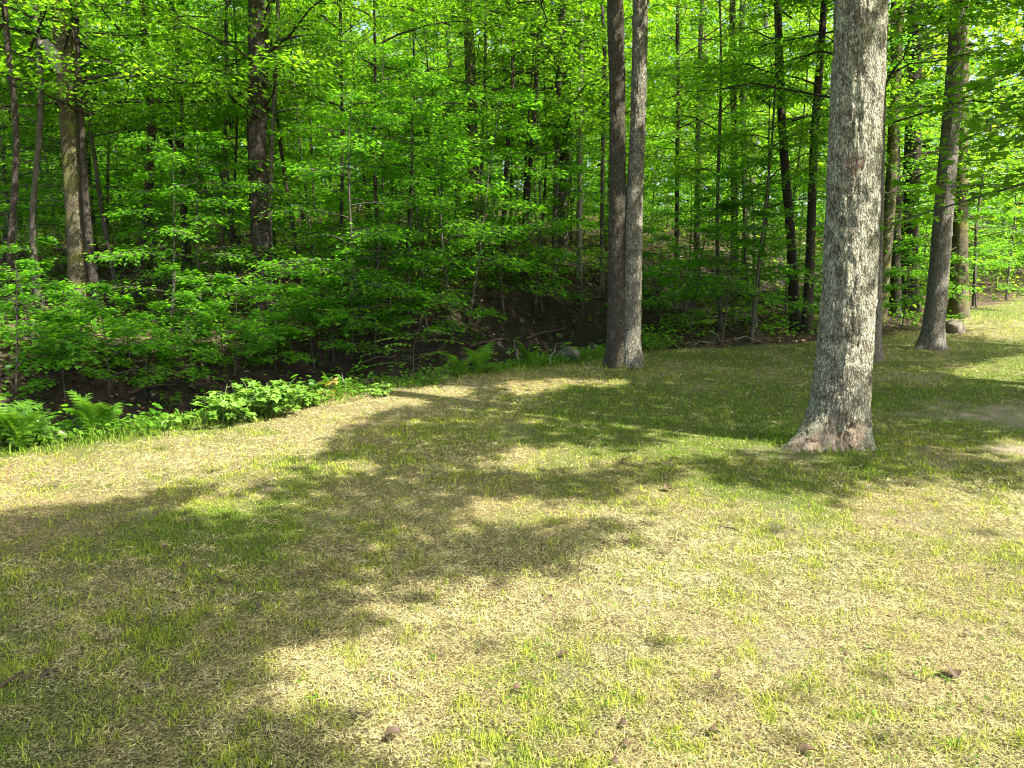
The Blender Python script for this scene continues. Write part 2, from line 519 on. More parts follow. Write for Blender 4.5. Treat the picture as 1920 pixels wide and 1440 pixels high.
def water_material():
    t = NT('brook_water')
    tc = t.n('ShaderNodeTexCoord')
    p = t.n('ShaderNodeBsdfPrincipled')
    p.inputs['Base Color'].default_value = (0.018, 0.016, 0.011, 1)
    p.inputs['Roughness'].default_value = 0.08
    p.inputs['Specular IOR Level'].default_value = 0.5
    b = t.n('ShaderNodeBump'); b.inputs['Strength'].default_value = 0.3; b.inputs['Distance'].default_value = 0.03
    t.l(t.noise(tc.outputs['Object'], 9, 3), b.inputs['Height']); t.l(b.outputs[0], p.inputs['Normal'])
    t.l(p.outputs[0], t.out.inputs[0])
    return t.m
M['water'] = water_material()

# ------------------------------------------------------------------ where the sun gets through the crowns (lawn coordinates)
def flat(pts):
    out = []
    for px, py in pts:
        d = ray(px, py); t = -CAM_Z / d[2]
        out.append((d[0] * t, d[1] * t))
    return np.array(out)

SUN_PATCHES = [flat(p) for p in (
    [(540, 1300), (570, 1235), (640, 1185), (740, 1160), (790, 1120), (900, 1100), (1010, 1080), (1130, 1050), (1240, 1010), (1290, 985),
     (1230, 968), (1120, 962), (1010, 975), (870, 968), (905, 945), (960, 932), (1060, 952), (1200, 945), (1235, 915), (1330, 903), (1420, 925),
     (1500, 945), (1620, 952), (1760, 930), (2100, 925), (2500, 1440), (2300, 1700), (800, 1700), (790, 1460), (740, 1380), (690, 1335), (600, 1320)],
    [(-150, 880), (-100, 812), (200, 785), (390, 748), (470, 728), (640, 732), (690, 738), (870, 727), (880, 742), (760, 760), (690, 775), (640, 800), (560, 832),
     (600, 850), (520, 880), (440, 905), (330, 900), (275, 905), (250, 940), (180, 945), (150, 925), (90, 955), (-150, 985)],
    [(340, 960), (370, 942), (470, 942), (500, 956), (430, 968)],
    [(925, 880), (1000, 845), (1090, 842), (1130, 858), (1060, 885), (990, 898)],
    [(1140, 865), (1230, 838), (1330, 820), (1480, 815), (1500, 830), (1330, 848), (1240, 862)],
    [(930, 722), (1040, 712), (1080, 722), (1010, 738), (950, 738)],
    [(1110, 718), (1160, 714), (1170, 722), (1130, 728)],
    [(1790, 700), (1830, 685), (1950, 668), (2100, 660), (2100, 735), (1930, 728), (1850, 715)],
    [(1810, 860), (1870, 835), (2000, 820), (2000, 870), (1900, 862)],
    [(1850, 640), (1900, 600), (1950, 560), (2200, 560), (2200, 640)],
    [(620, 880), (650, 866), (690, 872), (660, 885)],
)]

def inside(poly, x, y):
    r = np.zeros(len(x), bool)
    n = len(poly)
    for i in range(n):
        x1, y1 = poly[i]; x2, y2 = poly[(i + 1) % n]
        c = ((y1 > y) != (y2 > y))
        with np.errstate(divide='ignore', invalid='ignore'):
            r ^= c & (x < (x2 - x1) * (y - y1) / (y2 - y1 + 1e-12) + x1)
    return r

def sunlit(P):
    """True for points in space that would shade one of the sunny patches of the lawn"""
    x = P[:, 0] - P[:, 2] * COT * SUN_H[0]
    y = P[:, 1] - P[:, 2] * COT * SUN_H[1]
    n = 0.22
    x0, y0 = x, y
    x = x + rng.normal(0, .09, len(x)); y = y + rng.normal(0, .09, len(y))
    x = x + (fbm(x * 1.6, y * 1.6, 0, 3, 21) - 0.5) * n * 2
    y = y + (fbm(x * 1.6, y * 1.6, 9, 3, 22) - 0.5) * n * 2
    r = np.zeros(len(x), bool)
    for p in SUN_PATCHES:
        for ox, oy in ((0, 0), (.13, 0), (-.13, 0), (0, .15), (0, -.15)):
            r |= inside(p, x + ox, y + oy)
    for k, (bx, by) in enumerate(SUNNY_TRUNKS):        # flecks of sun that fall on the trunks on the lawn
        t = -(x0 - bx) * SUN_H[0] - (y0 - by) * SUN_H[1]
        q = -(x0 - bx) * SUN_H[1] + (y0 - by) * SUN_H[0]
        r |= (t > -.1) & (t < COT * 6.5) & (np.abs(q + .04) < .2) & (vnoise(t * 3.2, q * 7, 0, 300 + k) > .40)
    return r
SUNNY_TRUNKS = [tuple(hit(px, py)[:2]) for px, py in ((1562, 836), (1166, 688), (1746, 655))]

# ------------------------------------------------------------------ ground sheet
def axis(lo, hi, fine, far):
    a = list(np.arange(lo, hi + 1e-6, fine))
    st = fine
    v = a[-1]
    while v < far:
        st *= 1.16; v += st; a.append(v)
    st = fine; v = a[0]; pre = []
    while v > -far:
        st *= 1.16; v -= st; pre.append(v)
    return np.array(pre[::-1] + a)

gx, gy = axis(-11, 11, 0.085, 420), axis(1.2, 24, 0.085, 420)
GX, GY = np.meshgrid(gx, gy)
fx, fy = GX.ravel(), GY.ravel()
GZ = height(fx, fy)
GREEN_PATCH = [(1560, 1100, .35), (1210, 1060, .25), (690, 1330, .25), (1660, 1140, .2)]
BARE = [flat([(1790, 785), (1850, 768), (2000, 750), (2000, 800), (1860, 795)]), flat([(1880, 850), (2000, 830), (2000, 880)])]
def greenness(x, y):
    g = fbm(x * 0.55 + 4, y * 0.55, 0, 4, 31)
    g2 = fbm(x * 2.6, y * 2.6, 0, 3, 37)
    u, s = creek_us(x, y)
    edge = sstep(-2.3, -1.5, s)
    # grass keeps green in the shade round the big trunk, and is parched along the open strip by the brook
    shade = np.exp(-(((x - 2.2) / 3.0) ** 2 + ((y - 8.2) / 2.6) ** 2)) + 0.5 * np.exp(-(((x - 6.5) / 3.5) ** 2 + ((y - 9) / 4) ** 2))
    dry = np.exp(-((s + 3.0) / 0.9) ** 2) * sstep(9, 5, u)
    v = (g - 0.5) * 2.8 + (g2 - 0.5) * 1.3 + 0.24 + 0.66 * sstep(-1.2, 1.4, x) + 0.42 * shade - 0.35 * dry + 0.9 * edge
    return np.clip(v, 0, 1)
def bareness(x, y):
    b = np.zeros(len(x))
    for p in BARE:
        c = p.mean(0); e = np.ptp(p, 0) / 2
        d = np.hypot((x - c[0]) / e[0], (y - c[1]) / e[1])
        b = np.maximum(b, sstep(1.25, .35, d + (fbm(x * 3.5, y * 3.5, 0, 4, 5) - .5) * 1.6))
    return np.maximum(b, .3 * sstep(.69, .78, fbm(x * 1.7 + 9, y * 1.7, 0, 4, 93)) * lawn_mask(x, y))
u_, s_ = creek_us(fx, fy)
wet_shade = sstep(2.7, 1.4, np.abs(s_))  # damp bed, widened up the banks to paint in the gully's shade
nx, ny = len(gx), len(gy)
i, j = np.meshgrid(np.arange(ny - 1), np.arange(nx - 1), indexing='ij')
GF = np.stack([i * nx + j, i * nx + j + 1, (i + 1) * nx + j + 1, (i + 1) * nx + j], -1).reshape(-1, 4)
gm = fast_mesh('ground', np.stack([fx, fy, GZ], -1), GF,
               {'lawn': lawn_mask(fx, fy), 'green': greenness(fx, fy), 'wet_shade': wet_shade, 'bare': bareness(fx, fy)})
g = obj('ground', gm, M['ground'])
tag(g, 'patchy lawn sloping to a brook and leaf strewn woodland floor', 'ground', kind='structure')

# brook water, a narrow sheet following the bed
uu = np.arange(-16, 44, 0.35)
wv_, wf_ = [], []
for k, u in enumerate(uu):
    s0 = -0.16 * math.sin(u * 0.9)
    zb = -0.95 + min(max(u - 5, 0), 13) * 0.115 + max(u - 18, 0) * 0.05 - 0.03
    for s in (-0.75, -0.25, 0.25, 0.75):
        ss = s + s0
        wv_.append((P0[0] + u * DX - ss * DY, P0[1] + u * DY + ss * DX, zb + 0.01 * math.sin(u * 3 + s)))
    if k:
        for q in range(3):
            a = (k - 1) * 4 + q
            wf_.append((a, a + 1, a + 5, a + 4))
w = obj('water', fast_mesh('water', np.array(wv_), np.array(wf_)), M['water'])
tag(w, 'shallow dark brook running in its stony gully', 'water', kind='structure')

# ------------------------------------------------------------------ trunks
def trunk_mesh(name, path, radii, seg=24, dz=0.12, ridge=0.008, flare=None, seed=0, wound=None, paint=None, top_dz=0.4, fine_to=99):
    """path: (n,3) from base up (local), radii per path point; flare: (angle, extra radius, height) root buttresses"""
    path = np.asarray(path, float); radii = np.asarray(radii, float)
    z0, z1 = path[0, 2], path[-1, 2]
    zs = [z0]
    while zs[-1] < z1:
        zs.append(zs[-1] + (dz if zs[-1] < fine_to else top_dz))
    zs = np.array(zs); zs[-1] = z1
    cx, cyy, r = np.interp(zs, path[:, 2], path[:, 0]), np.interp(zs, path[:, 2], path[:, 1]), np.interp(zs, path[:, 2], radii)
    ker = np.ones(7) / 7
    def smooth(a):
        return np.convolve(np.pad(a, 3, mode='edge'), ker, 'valid')
    cx, cyy, r = smooth(cx), smooth(cyy), smooth(r)
    th = np.linspace(0, 2 * math.pi, seg, endpoint=False)
    Z, T = np.meshgrid(zs, th, indexing='ij')
    rr = np.repeat(r[:, None], seg, 1)
    rr = rr * (1 + 0.10 * (fbm(np.cos(T) * 1.2 + seed, np.sin(T) * 1.2, Z * 0.8, 2, seed) - 0.5))
    for a, e, h in (flare or []):
        d = np.abs((T - a + math.pi) % (2 * math.pi) - math.pi)
        rr = rr + e * np.exp(-(d / 0.42) ** 2) * np.exp(-np.clip(Z, 0, None) / h)
    cs, sn = np.cos(T), np.sin(T)
    f = 0.9 / 0.025
    a = vnoise(cs * rr * f, sn * rr * f, Z * 7, seed + 5)
    b = vnoise(cs * rr * f * 2.3, sn * rr * f * 2.3, Z * 18, seed + 6)
    rr = rr + ridge * ((1 - np.abs(a - 0.5) * 2) * -1.0 + 0.6 + (b - 0.5) * 0.8)
    attrs = {}
    wd = np.zeros_like(rr)
    if wound:
        wa, ww, wh = wound
        d = (T - wa + math.pi) % (2 * math.pi) - math.pi
        n = fbm(d * 4, Z * 7, 0, 4, seed + 9) - 0.5
        wd = sstep(1.0, 0.8, np.maximum(np.abs(d) / ww, 0) + n * 0.7) * sstep(wh + 0.03, wh - 0.03, Z + n * 0.28 + 0.06 * np.sin(d * 7))
        lum = fbm(d * 9, Z * 14, 0, 4, seed + 12) - 0.5
        rr = rr - wd * 0.02 + wd * lum * 0.06
    pt_ = np.zeros_like(rr)
    if paint:
        pa, pz, pw, ph = paint
        d = ((T - pa + math.pi) % (2 * math.pi) - math.pi) * rr
        n = fbm(d * 14, Z * 14, 3, 3, seed + 13) - 0.5
        pt_ = sstep(1.1, 0.5, np.hypot(d / pw, (Z - pz) / ph) + n * 1.2)
    V = np.stack([cx[:, None] + rr * cs, cyy[:, None] + rr * sn, Z], -1).reshape(-1, 3)
    n = len(zs)
    i, j = np.meshgrid(np.arange(n - 1), np.arange(seg), indexing='ij'); j2 = (j + 1) % seg
    F = np.stack([i * seg + j, i * seg + j2, (i + 1) * seg + j2, (i + 1) * seg + j], -1).reshape(-1, 4)
    if wound or paint:
        attrs = {'wound': wd.ravel(), 'paint': pt_.ravel()}
    return fast_mesh(name, V, F, attrs)

def crown_parts(r, base, limbs, len0, z0, z1, leafs, twig_n, leaf_size, tmpl, droop=0.10, flatness=0.30, keep=None, up=0.35, taper=0.6,
                leaf_bag=None, wood_bag=None, limb_r=0.05, trunk_xy=None, tw_len=0.36, start=0.25, az=None, az_spread=math.pi, thin_top=None):
    """limbs that leave the stem, twigs in flat layers along them, leaves along the twigs"""
    lb, wb = leaf_bag or Bag(), wood_bag or Bag()
    acc = []
    for k in range(limbs):
        f = (k + r.random()) / limbs
        z = z0 + (z1 - z0) * f
        a = k * 2.39996 + r.normal(0, 0.4) if az is None else az + r.uniform(-az_spread, az_spread)
        L = len0 * (1 - taper * f ** 1.5) * r.uniform(0.65, 1.2)
        c = np.array(base) + [0, 0, z] if trunk_xy is None else np.array([*trunk_xy(z), z])
        d = np.array([math.cos(a), math.sin(a), 0.0])
        t = np.linspace(0, 1, 7)
        lift = up * r.uniform(0.4, 1.3)
        side = np.array([-d[1], d[0], 0]) * r.normal(0, 0.15)
        path = c + np.outer(t, d) * L + np.outer(t ** 2, side) * L + np.outer(lift * t - (lift * 0.55 + droop) * t ** 2, [0, 0, 1]) * L
        path[1:-1] += r.normal(0, 0.02 * L, (5, 3)) * [1, 1, .6]
        tv, tf = tube(path, np.linspace(limb_r * L / len0, 0.003, 7), 5, False)
        bare_limb = keep is not None and keep(path).any()
        if not bare_limb:
            wb.add(tv, tf)
        tn = twig_n if thin_top is None else max(3, int(twig_n * (1 - .65 * sstep(thin_top, thin_top + 2, z))))
        for q in range(tn):
            ft = start + (1 - start) * (q + r.random()) / tn
            p = np.array([np.interp(ft, t, path[:, i]) for i in range(3)])
            sd = (-1) ** q
            ang = a + sd * r.uniform(0.45, 1.2) * (1 - 0.75 * max(0, ft - 0.8) / 0.2)
            tl = L * tw_len * r.uniform(0.6, 1.25) * (1.15 - 0.5 * ft)
            e = np.array([math.cos(ang), math.sin(ang), r.normal(0.0, 0.13)])
            tt = np.linspace(0, 1, 4)
            tp = p + np.outer(tt, e) * tl - np.outer(tt ** 2, [0, 0, 1]) * tl * droop * r.uniform(0.3, 1.6)
            if keep is None or not bare_limb:
                tv, tf = tube(tp, np.linspace(0.006, 0.002, 4), 3, False)
                wb.add(tv, tf)
            n = max(3, int(leafs * r.uniform(0.7, 1.3)))
            ft2 = r.uniform(0.05, 1.08, n)
            lp = np.stack([np.interp(ft2, tt, tp[:, i]) for i in range(3)], -1)
            sgn = np.where(r.random(n) < 0.5, -1, 1)
            la = ang + sgn * r.uniform(0.2, 1.4, n)
            D = np.stack([np.cos(la), np.sin(la), r.normal(-0.22, 0.28, n)], -1)
            lp = lp + D * (leaf_size * r.uniform(0.1, 1.5, n))[:, None] * [1, 1, .5]
            lp[:, 2] += r.normal(0, 0.03 + 0.04 * tl, n)
            N = np.stack([r.normal(0, flatness, n), r.normal(0, flatness, n), np.ones(n)], -1)
            S = leaf_size * r.uniform(0.5, 1.3, n)
            tint = np.clip(r.normal(0.5, 0.25, n), 0, 1)
            acc.append((lp, D, N, S, tint))
    lp, D, N, S, tint = (np.concatenate(a) for a in zip(*acc))
    if keep is not None:
        kk = ~keep(lp) | (r.random(len(lp)) < 0.02)
        lp, D, N, S, tint = lp[kk], D[kk], N[kk], S[kk], tint[kk]
    leaves(lp, D, N, S, tmpl, tint, lb)
    return lb, wb

# shared crowns for the trees of the wood (origin at the tree's foot) and whole young trees
def r_(seed):
    return np.random.default_rng(seed)

CROWNS = []
for k in range(6):
    H = [10, 13.5, 9.5, 11, 14, 10.5][k]
    lb, wb = crown_parts(r_(100 + k), (0, 0, 0), 26, 3.4, 2.8, H, 29, 14, 0.096, L_DIAMOND, up=0.5, limb_r=0.022, taper=0.45, thin_top=7.0, flatness=.42)
    CROWNS.append((lb.mesh('crown_leaves'), wb.mesh('limbs')))

SAPLINGS = []
for k in range(9):
    H = [3.2, 4.2, 5.4, 6.4, 2.4, 7.2, 4.8, 3.6, 5.8][k]
    r = r_(200 + k)
    lean = r.normal(0, 0.05, 2)
    xy = lambda z, lean=lean, k=k: (lean[0] * z + 0.06 * math.sin(z * 1.1 + k), lean[1] * z + 0.06 * math.cos(z * 0.9 + k) - 0.06 * math.cos(k))
    lb, wb = crown_parts(r, (0, 0, 0), int(9 + H * 2.6), 0.8 + H * 0.24, 0.14 * H, H, 19, 11, 0.085, L_OVAL, up=0.3, limb_r=0.012 + 0.001 * H, trunk_xy=xy, tw_len=0.42)
    zz = np.linspace(-0.2, H, 14)
    tv, tf = tube(np.array([(*xy(z), z) for z in zz]), np.linspace(0.012 + 0.006 * H, 0.005, 14), 7, False)
    wb.add(tv, tf)
    SAPLINGS.append((lb.mesh('sapling_leaves'), wb.mesh('sapling_stem'), H))

# young trees close to the brook: lobed leaves one can make out
NEAR = []
for k in range(6):
    H = [1.9, 2.9, 1.3, 3.8, 2.5, 4.6][k]
    r = r_(300 + k)
    lean = r.normal(0, 0.10, 2)
    xy = lambda z, lean=lean, k=k: (lean[0] * z + 0.04 * math.sin(z * 2 + k), lean[1] * z)
    lb, wb = crown_parts(r, (0, 0, 0), int(5 + H * 2.6), 0.55 + H * 0.27, 0.14 * H, H, 15, 10, 0.078, L_MAPLE, up=0.30, limb_r=0.010, trunk_xy=xy, tw_len=0.4, droop=0.16, flatness=.24)
    zz = np.linspace(-0.15, H, 10)
    tv, tf = tube(np.array([(*xy(z), z) for z in zz]), np.linspace(0.008 + 0.005 * H, 0.004, 10), 6, False)
    wb.add(tv, tf)
    NEAR.append((lb.mesh('young_leaves'), wb.mesh('young_stem'), H))

# ------------------------------------------------------------------ the three big trees on the lawn and the trees just outside the frame that shade it
def tree_root(name, p, label, cat='tree', group=None):
    return empty(name, tuple(p), label, cat, group)

def shade_crown(root, seed, z0, z1, rad, limbs, twigs, leafs, base_off=(0, 0), size=0.15, mat='leaf_canopy'):
    """a crown of its own for a tree over the lawn: open where the sun reaches the grass"""
    o = np.array(root.location)
    kp = lambda P: sunlit(np.asarray(P) + o)
    lb, wb = crown_parts(r_(seed), (base_off[0], base_off[1], 0), limbs, rad, z0, z1, leafs, twigs, size, L_DIAMOND, up=0.35, limb_r=0.03, keep=kp, taper=0.35, tw_len=0.42, start=0.12)
    SHADE.append((root, lb, z0, z1, rad, mat))
    obj('branch', wb.mesh('branch'), M['bark_grey'], root)

SHADE = []
def finish_crowns():
    '''fill the crowns over the lawn with leaf sprays where the grass lies in shade, then make their meshes'''
    r = r_(499)
    n = 8600
    gx_, gy_ = r.uniform(-8, 9.5, n), r.uniform(0.6, 19, n)
    ok = ~sunlit(np.stack([gx_, gy_, np.zeros(n)], -1)) & (creek_us(gx_, gy_)[1] < 1.9)
    gx_, gy_ = gx_[ok], gy_[ok]; n = len(gx_)
    z = r.uniform(6.4, 10.5, n)
    C0 = np.stack([gx_ + z * COT * SUN_H[0], gy_ + z * COT * SUN_H[1], z], -1)
    dist = np.stack([np.hypot(C0[:, 0] - t[0].location[0], C0[:, 1] - t[0].location[1]) / t[4] for t in SHADE], -1)
    own = np.argmin(dist, 1)
    for i, (root, lb, z0, z1, rad, mat) in enumerate(SHADE):
        sel = C0[(own == i) & (dist.min(1) < 1.45)]
        k = 16
        if len(sel):
            P = np.repeat(sel, k, 0) + r.normal(0, 1, (len(sel) * k, 3)) * [.30, .30, .10]
            P = P[~sunlit(P)]
            m = len(P); a = r.uniform(0, 6.28, m)
            leaves(P - np.array(root.location), np.stack([np.cos(a), np.sin(a), r.normal(-.2, .25, m)], -1), np.stack([r.normal(0, .3, m), r.normal(0, .3, m), np.ones(m)], -1),
                   r.uniform(.10, .18, m), L_DIAMOND, r.random(m), lb)
        obj('crown', lb.mesh('crown'), M[mat], root)

# big lichen-covered maple
b = hit(1562, 836)
b[2] = hz(b[0], b[1])
t1 = tree_root('maple_tree', b, 'big maple with pale lichen on its grey bark and a bare wound at the foot')
toc = math.atan2(-b[1], -b[0])
tm = trunk_mesh('trunk', [(-.02, 0, -.25), (0, 0, 0), (.035, 0, .3), (.045, 0, .7), (.05, 0, 1.6), (.02, 0, 2.6), (-.01, 0, 4), (0, 0, 8), (.1, .1, 13)],
                [.30, .27, .245, .232, .218, .205, .192, .15, .04], 160, 0.018, 0.017,
                [(math.pi + .25, .24, .17), (toc - .45, .10, .14), (-.35, .09, .15), (1.3, .1, .2), (2.4, .1, .2)], 41,
                wound=(toc + 0.05, 1.05, .24), paint=(toc + .02, 2.42, .085, .10), top_dz=.15, fine_to=4.6)
obj('trunk', tm, M['bark_maple'], t1)
shade_crown(t1, 401, 5.6, 12.5, 4.2, 30, 16, 22)

# double-stemmed tree by the brook
b = hit(1166, 688); b[2] = hz(b[0], b[1])
t2 = tree_root('twin_trunk_tree', b, 'tall tree with two grey trunks joined at the foot beside the brook')
Y2 = b[1]
def locpath(pix, Y, b, top, rtop):
    pts = [at(px, py, Y) - b for px, py, w in pix]
    dep = Y * math.cos(PITCH)
    rad = [.94 / math.hypot(1, (px - 960) / FPX) * w / FPX * (dep - (p[2] + b[2] - CAM_Z) * math.sin(PITCH)) / 2 for p, (px, py, w) in zip(pts, pix)]
    pts, rad = pts[::-1], rad[::-1]
    if pts[0][2] > -0.3:
        pts = [pts[0] * [1, 1, 0] + [0, 0, -0.35 + min(0, pts[0][2])]] + pts
        rad = [rad[0] * 1.08] + rad
    d = (pts[-1] - pts[-3])
    d = d / max(d[2], .2)
    pts.append(pts[-1] + np.array([d[0] * .5, 0, 1]) * (top - pts[-1][2])); rad.append(rtop)
    return np.array(pts), np.array(rad)
pl, rl = locpath([(1153, 0, 33), (1157, 150, 32), (1158, 300, 32), (1158, 420, 37), (1158, 540, 40), (1158, 640, 44), (1158, 688, 52)], Y2, b, 13, .05)
pr, rr_ = locpath([(1200, 0, 31), (1198, 150, 31), (1193, 300, 31), (1187, 420, 36), (1184, 540, 39), (1181, 640, 42), (1180, 688, 50)], Y2, b, 13.5, .05)
obj('trunk', trunk_mesh('trunk', pl, rl, 80, .03, .014, [(math.pi, .06, .13), (-1.9, .04, .15)], 51, top_dz=.3, fine_to=6), M['bark_twin_shaded'], t2)
pr[:, 1] -= 0.03
obj('trunk', trunk_mesh('trunk', pr, rr_, 80, .03, .014, [(-.2, .05, .13), (-1.2, .04, .15)], 52, top_dz=.3, fine_to=6), M['bark_twin'], t2)
shade_crown(t2, 402, 6.6, 13.5, 4.0, 26, 14, 20)

# leaning grey tree to the right
b = hit(1746, 655); b[2] = hz(b[0], b[1])
t3 = tree_root('leaning_tree', b, 'grey furrowed tree leaning right, beside the tan boulder')
p3, r3 = locpath([(1797, 0, 33), (1793, 100, 36), (1783, 230, 38), (1775, 330, 40), (1765, 450, 41), (1757, 550, 42), (1750, 610, 46), (1745, 655, 54)], b[1], b, 12.5, .05)
obj('trunk', trunk_mesh('trunk', p3, r3, 72, .03, .012, [(math.pi, .12, .16), (-.3, .08, .18), (-1.4, .06, .2)], 53, top_dz=.3, fine_to=7), M['bark_grey'], t3)
shade_crown(t3, 403, 6.8, 12.5, 4.0, 24, 14, 18)

# trees just outside the picture whose crowns shade the lawn
for k, (x, y, zt, rad, lab) in enumerate([
        (8.9, 9.2, 12, 4.2, 'maple standing off the right edge with a leafy limb reaching into the picture'),
        (3.6, -1.6, 13, 5.2, 'shade tree standing close behind the viewer on the right'),
        (11.8, 4.6, 13, 4.4, 'shade tree standing well off the right edge of the lawn'),
        (13.5, 12.5, 13, 4.4, 'shade tree off the right edge, farther back than the leaning tree'),
        (7.6, -3.2, 13, 4.8, 'shade tree standing farther behind the viewer on the right')]):
    root = tree_root('shade_tree', (x, y, hz(x, y)), lab, group='trees outside the frame shading the lawn')
    obj('trunk', trunk_mesh('trunk', [(0, 0, -.3), (0, 0, .2), (.05, 0, 4), (.1, .1, 8), (.1, .1, zt)], [.34, .26, .2, .14, .04], 32, .1, .01, [(0, .1, .2), (2, .1, .2), (4, .1, .2)], 60 + k, top_dz=.4, fine_to=3), M['bark_grey'], root)
    shade_crown(root, 410 + k, 5.8, zt, rad, 26, 14, 20)
    if k == 0:
        lb, wb = crown_parts(r_(450), (0, 0, 0), 9, 4.3, 2.6, 5.2, 11, 16, 0.14, L_MAPLE, up=.25, droop=.22, limb_r=.035, az=2.75, az_spread=.55, start=.3, tw_len=.3)
        obj('crown', lb.mesh('low_limb_leaves'), M['leaf_canopy'], root)
        obj('branch', wb.mesh('low_limb'), M['bark_grey'], root)

finish_crowns()

# ------------------------------------------------------------------ trees of the wood that can be told apart
TRUNKS = [
    # pixels (x, y, width) from the top of the frame down to the foot, bark, label, crown variant, forward offset
    ([(113, 0, 42), (122, 100, 44), (130, 200, 43), (138, 330, 42), (146, 450, 46), (152, 540, 52), (156, 592, 62)], 'bark_mossy', 'thick mossy trunk near the left edge with a torn stub high on it', 0, True),
    ([(144, 60, 10), (150, 160, 12), (154, 250, 13), (162, 400, 16), (174, 520, 20), (186, 596, 28)], 'bark_dark', 'dark trunk right behind the thick mossy trunk', 1, False),
    ([(485, 0, 42), (484, 100, 41), (482, 250, 40), (486, 380, 41), (492, 480, 43), (496, 560, 48), (498, 594, 60)], 'bark_dark', 'stout dark trunk left of centre with a thin sapling hugging it', 2, True),
    ([(268, 0, 13), (270, 80, 14), (276, 160, 16), (286, 230, 18), (282, 300, 17), (276, 400, 18), (264, 480, 18), (258, 560, 22)], 'bark_dark', 'crooked dark trunk between the mossy and the stout trunk', 3, False),
    ([(8, 0, 13), (14, 90, 13), (24, 160, 14), (32, 260, 14), (26, 380, 14), (18, 480, 15), (26, 600, 22)], 'bark_dark', 'thin curved dark trunk at the far left edge', 4, False),
    ([(66, 0, 12), (72, 90, 12), (78, 160, 14), (74, 260, 13), (60, 400, 13), (66, 520, 14), (76, 585, 18)], 'bark_young', 'slim pale trunk left of the thick mossy trunk', 5, False),
    ([(322, 0, 9), (336, 120, 10), (340, 220, 10), (342, 330, 11), (344, 430, 12), (350, 548, 14)], 'bark_dark', 'slim trunk right of the crooked dark trunk', 0, False),
    ([(425, 0, 6), (424, 180, 7), (420, 330, 8), (417, 450, 8), (416, 560, 10)], 'bark_young', 'pole thin young trunk left of the stout dark trunk', 1, False),
    ([(876, 0, 20), (882, 120, 21), (886, 260, 22), (892, 400, 23), (896, 520, 26)], 'bark_mossy', 'brown trunk deep in the wood at the centre', 2, False),
    ([(1000, 250, 10), (992, 330, 11), (985, 400, 13), (982, 530, 15)], 'bark_dark', 'slanting slim trunk deep in the wood left of the twin trunks', 3, False),
    ([(952, 0, 8), (962, 90, 8), (960, 190, 9), (953, 260, 9), (946, 380, 10), (942, 530, 12)], 'bark_dark', 'thin dark trunk right of the brown centre trunk', 4, False),
    ([(1090, 0, 9), (1090, 120, 9), (1088, 300, 10), (1086, 520, 12)], 'dead_wood', 'pale slim trunk far back just left of the twin trunks', 5, False),
    ([(1056, 60, 10), (1050, 110, 11), (1044, 250, 11), (1040, 520, 13)], 'bark_young', 'far slanting trunk between the centre trunk and the twin trunks', 0, False),
    ([(1316, 0, 9), (1312, 130, 10), (1310, 210, 11), (1308, 330, 11), (1306, 545, 14)], 'bark_young', 'slim grey trunk right of the twin trunks', 1, False),
    ([(1373, 0, 12), (1374, 110, 13), (1376, 220, 14), (1376, 320, 14), (1378, 560, 18)], 'bark_dark', 'left one of two close dark trunks right of the twin trunks', 2, False),
    ([(1392, 0, 11), (1390, 100, 12), (1394, 260, 12), (1398, 400, 12), (1396, 560, 16)], 'bark_young', 'right one of two close trunks right of the twin trunks', 3, False),
    ([(1458, 0, 15), (1462, 130, 17), (1466, 230, 17), (1473, 330, 18), (1482, 430, 19), (1488, 540, 21), (1492, 625, 27)], 'bark_dark', 'dark trunk leaning left near the lawn edge, left of the big maple', 4, True),
    ([(1546, 0, 14), (1538, 110, 16), (1526, 260, 17), (1522, 400, 18), (1518, 520, 20), (1512, 628, 26)], 'bark_dark', 'dark trunk leaning right, next to the big maple on its left', 5, True),
    ([(1657, 0, 20), (1652, 130, 22), (1648, 300, 24), (1643, 500, 26), (1640, 600, 28), (1636, 676, 36)], 'bark_grey', 'trunk mostly hidden straight behind the big maple', 0, True),
    ([(1676, 220, 22), (1672, 330, 24), (1664, 440, 26), (1655, 530, 27), (1648, 605, 34)], 'bark_mossy', 'brownish trunk in the gap just right of the big maple', 1, False),
    ([(1716, 0, 30), (1714, 100, 32), (1712, 260, 34), (1706, 380, 36), (1704, 480, 38), (1702, 585, 46)], 'bark_dark', 'dark hemlock trunk with dead side twigs left of the leaning tree', None, False),
    ([(1806, 0, 26), (1804, 150, 28), (1802, 300, 31), (1800, 450, 33), (1798, 560, 40), (1797, 596, 48)], 'bark_mossy', 'dim brown trunk right behind the leaning grey tree', None, False),
    ([(1128, 0, 7), (1132, 60, 7), (1134, 110, 8), (1130, 300, 8), (1128, 540, 10)], 'bark_young', 'pole thin trunk just left of the twin trunks', 2, False),
    ([(1270, 80, 8), (1272, 150, 8), (1270, 300, 8), (1268, 550, 10)], 'bark_dark', 'thin dark trunk seen right beside the twin trunks', 3, False),
    ([(702, 60, 5), (704, 180, 6), (700, 260, 6), (706, 400, 7), (708, 540, 9)], 'bark_dark', 'bent pole thin trunk midway between the stout and the centre trunk', 4, False),
    ([(640, 120, 6), (642, 300, 7), (640, 420, 8), (638, 545, 9)], 'bark_dark', 'straight pole thin trunk right of the stout dark trunk', 5, False),
]
BRKEYS = []
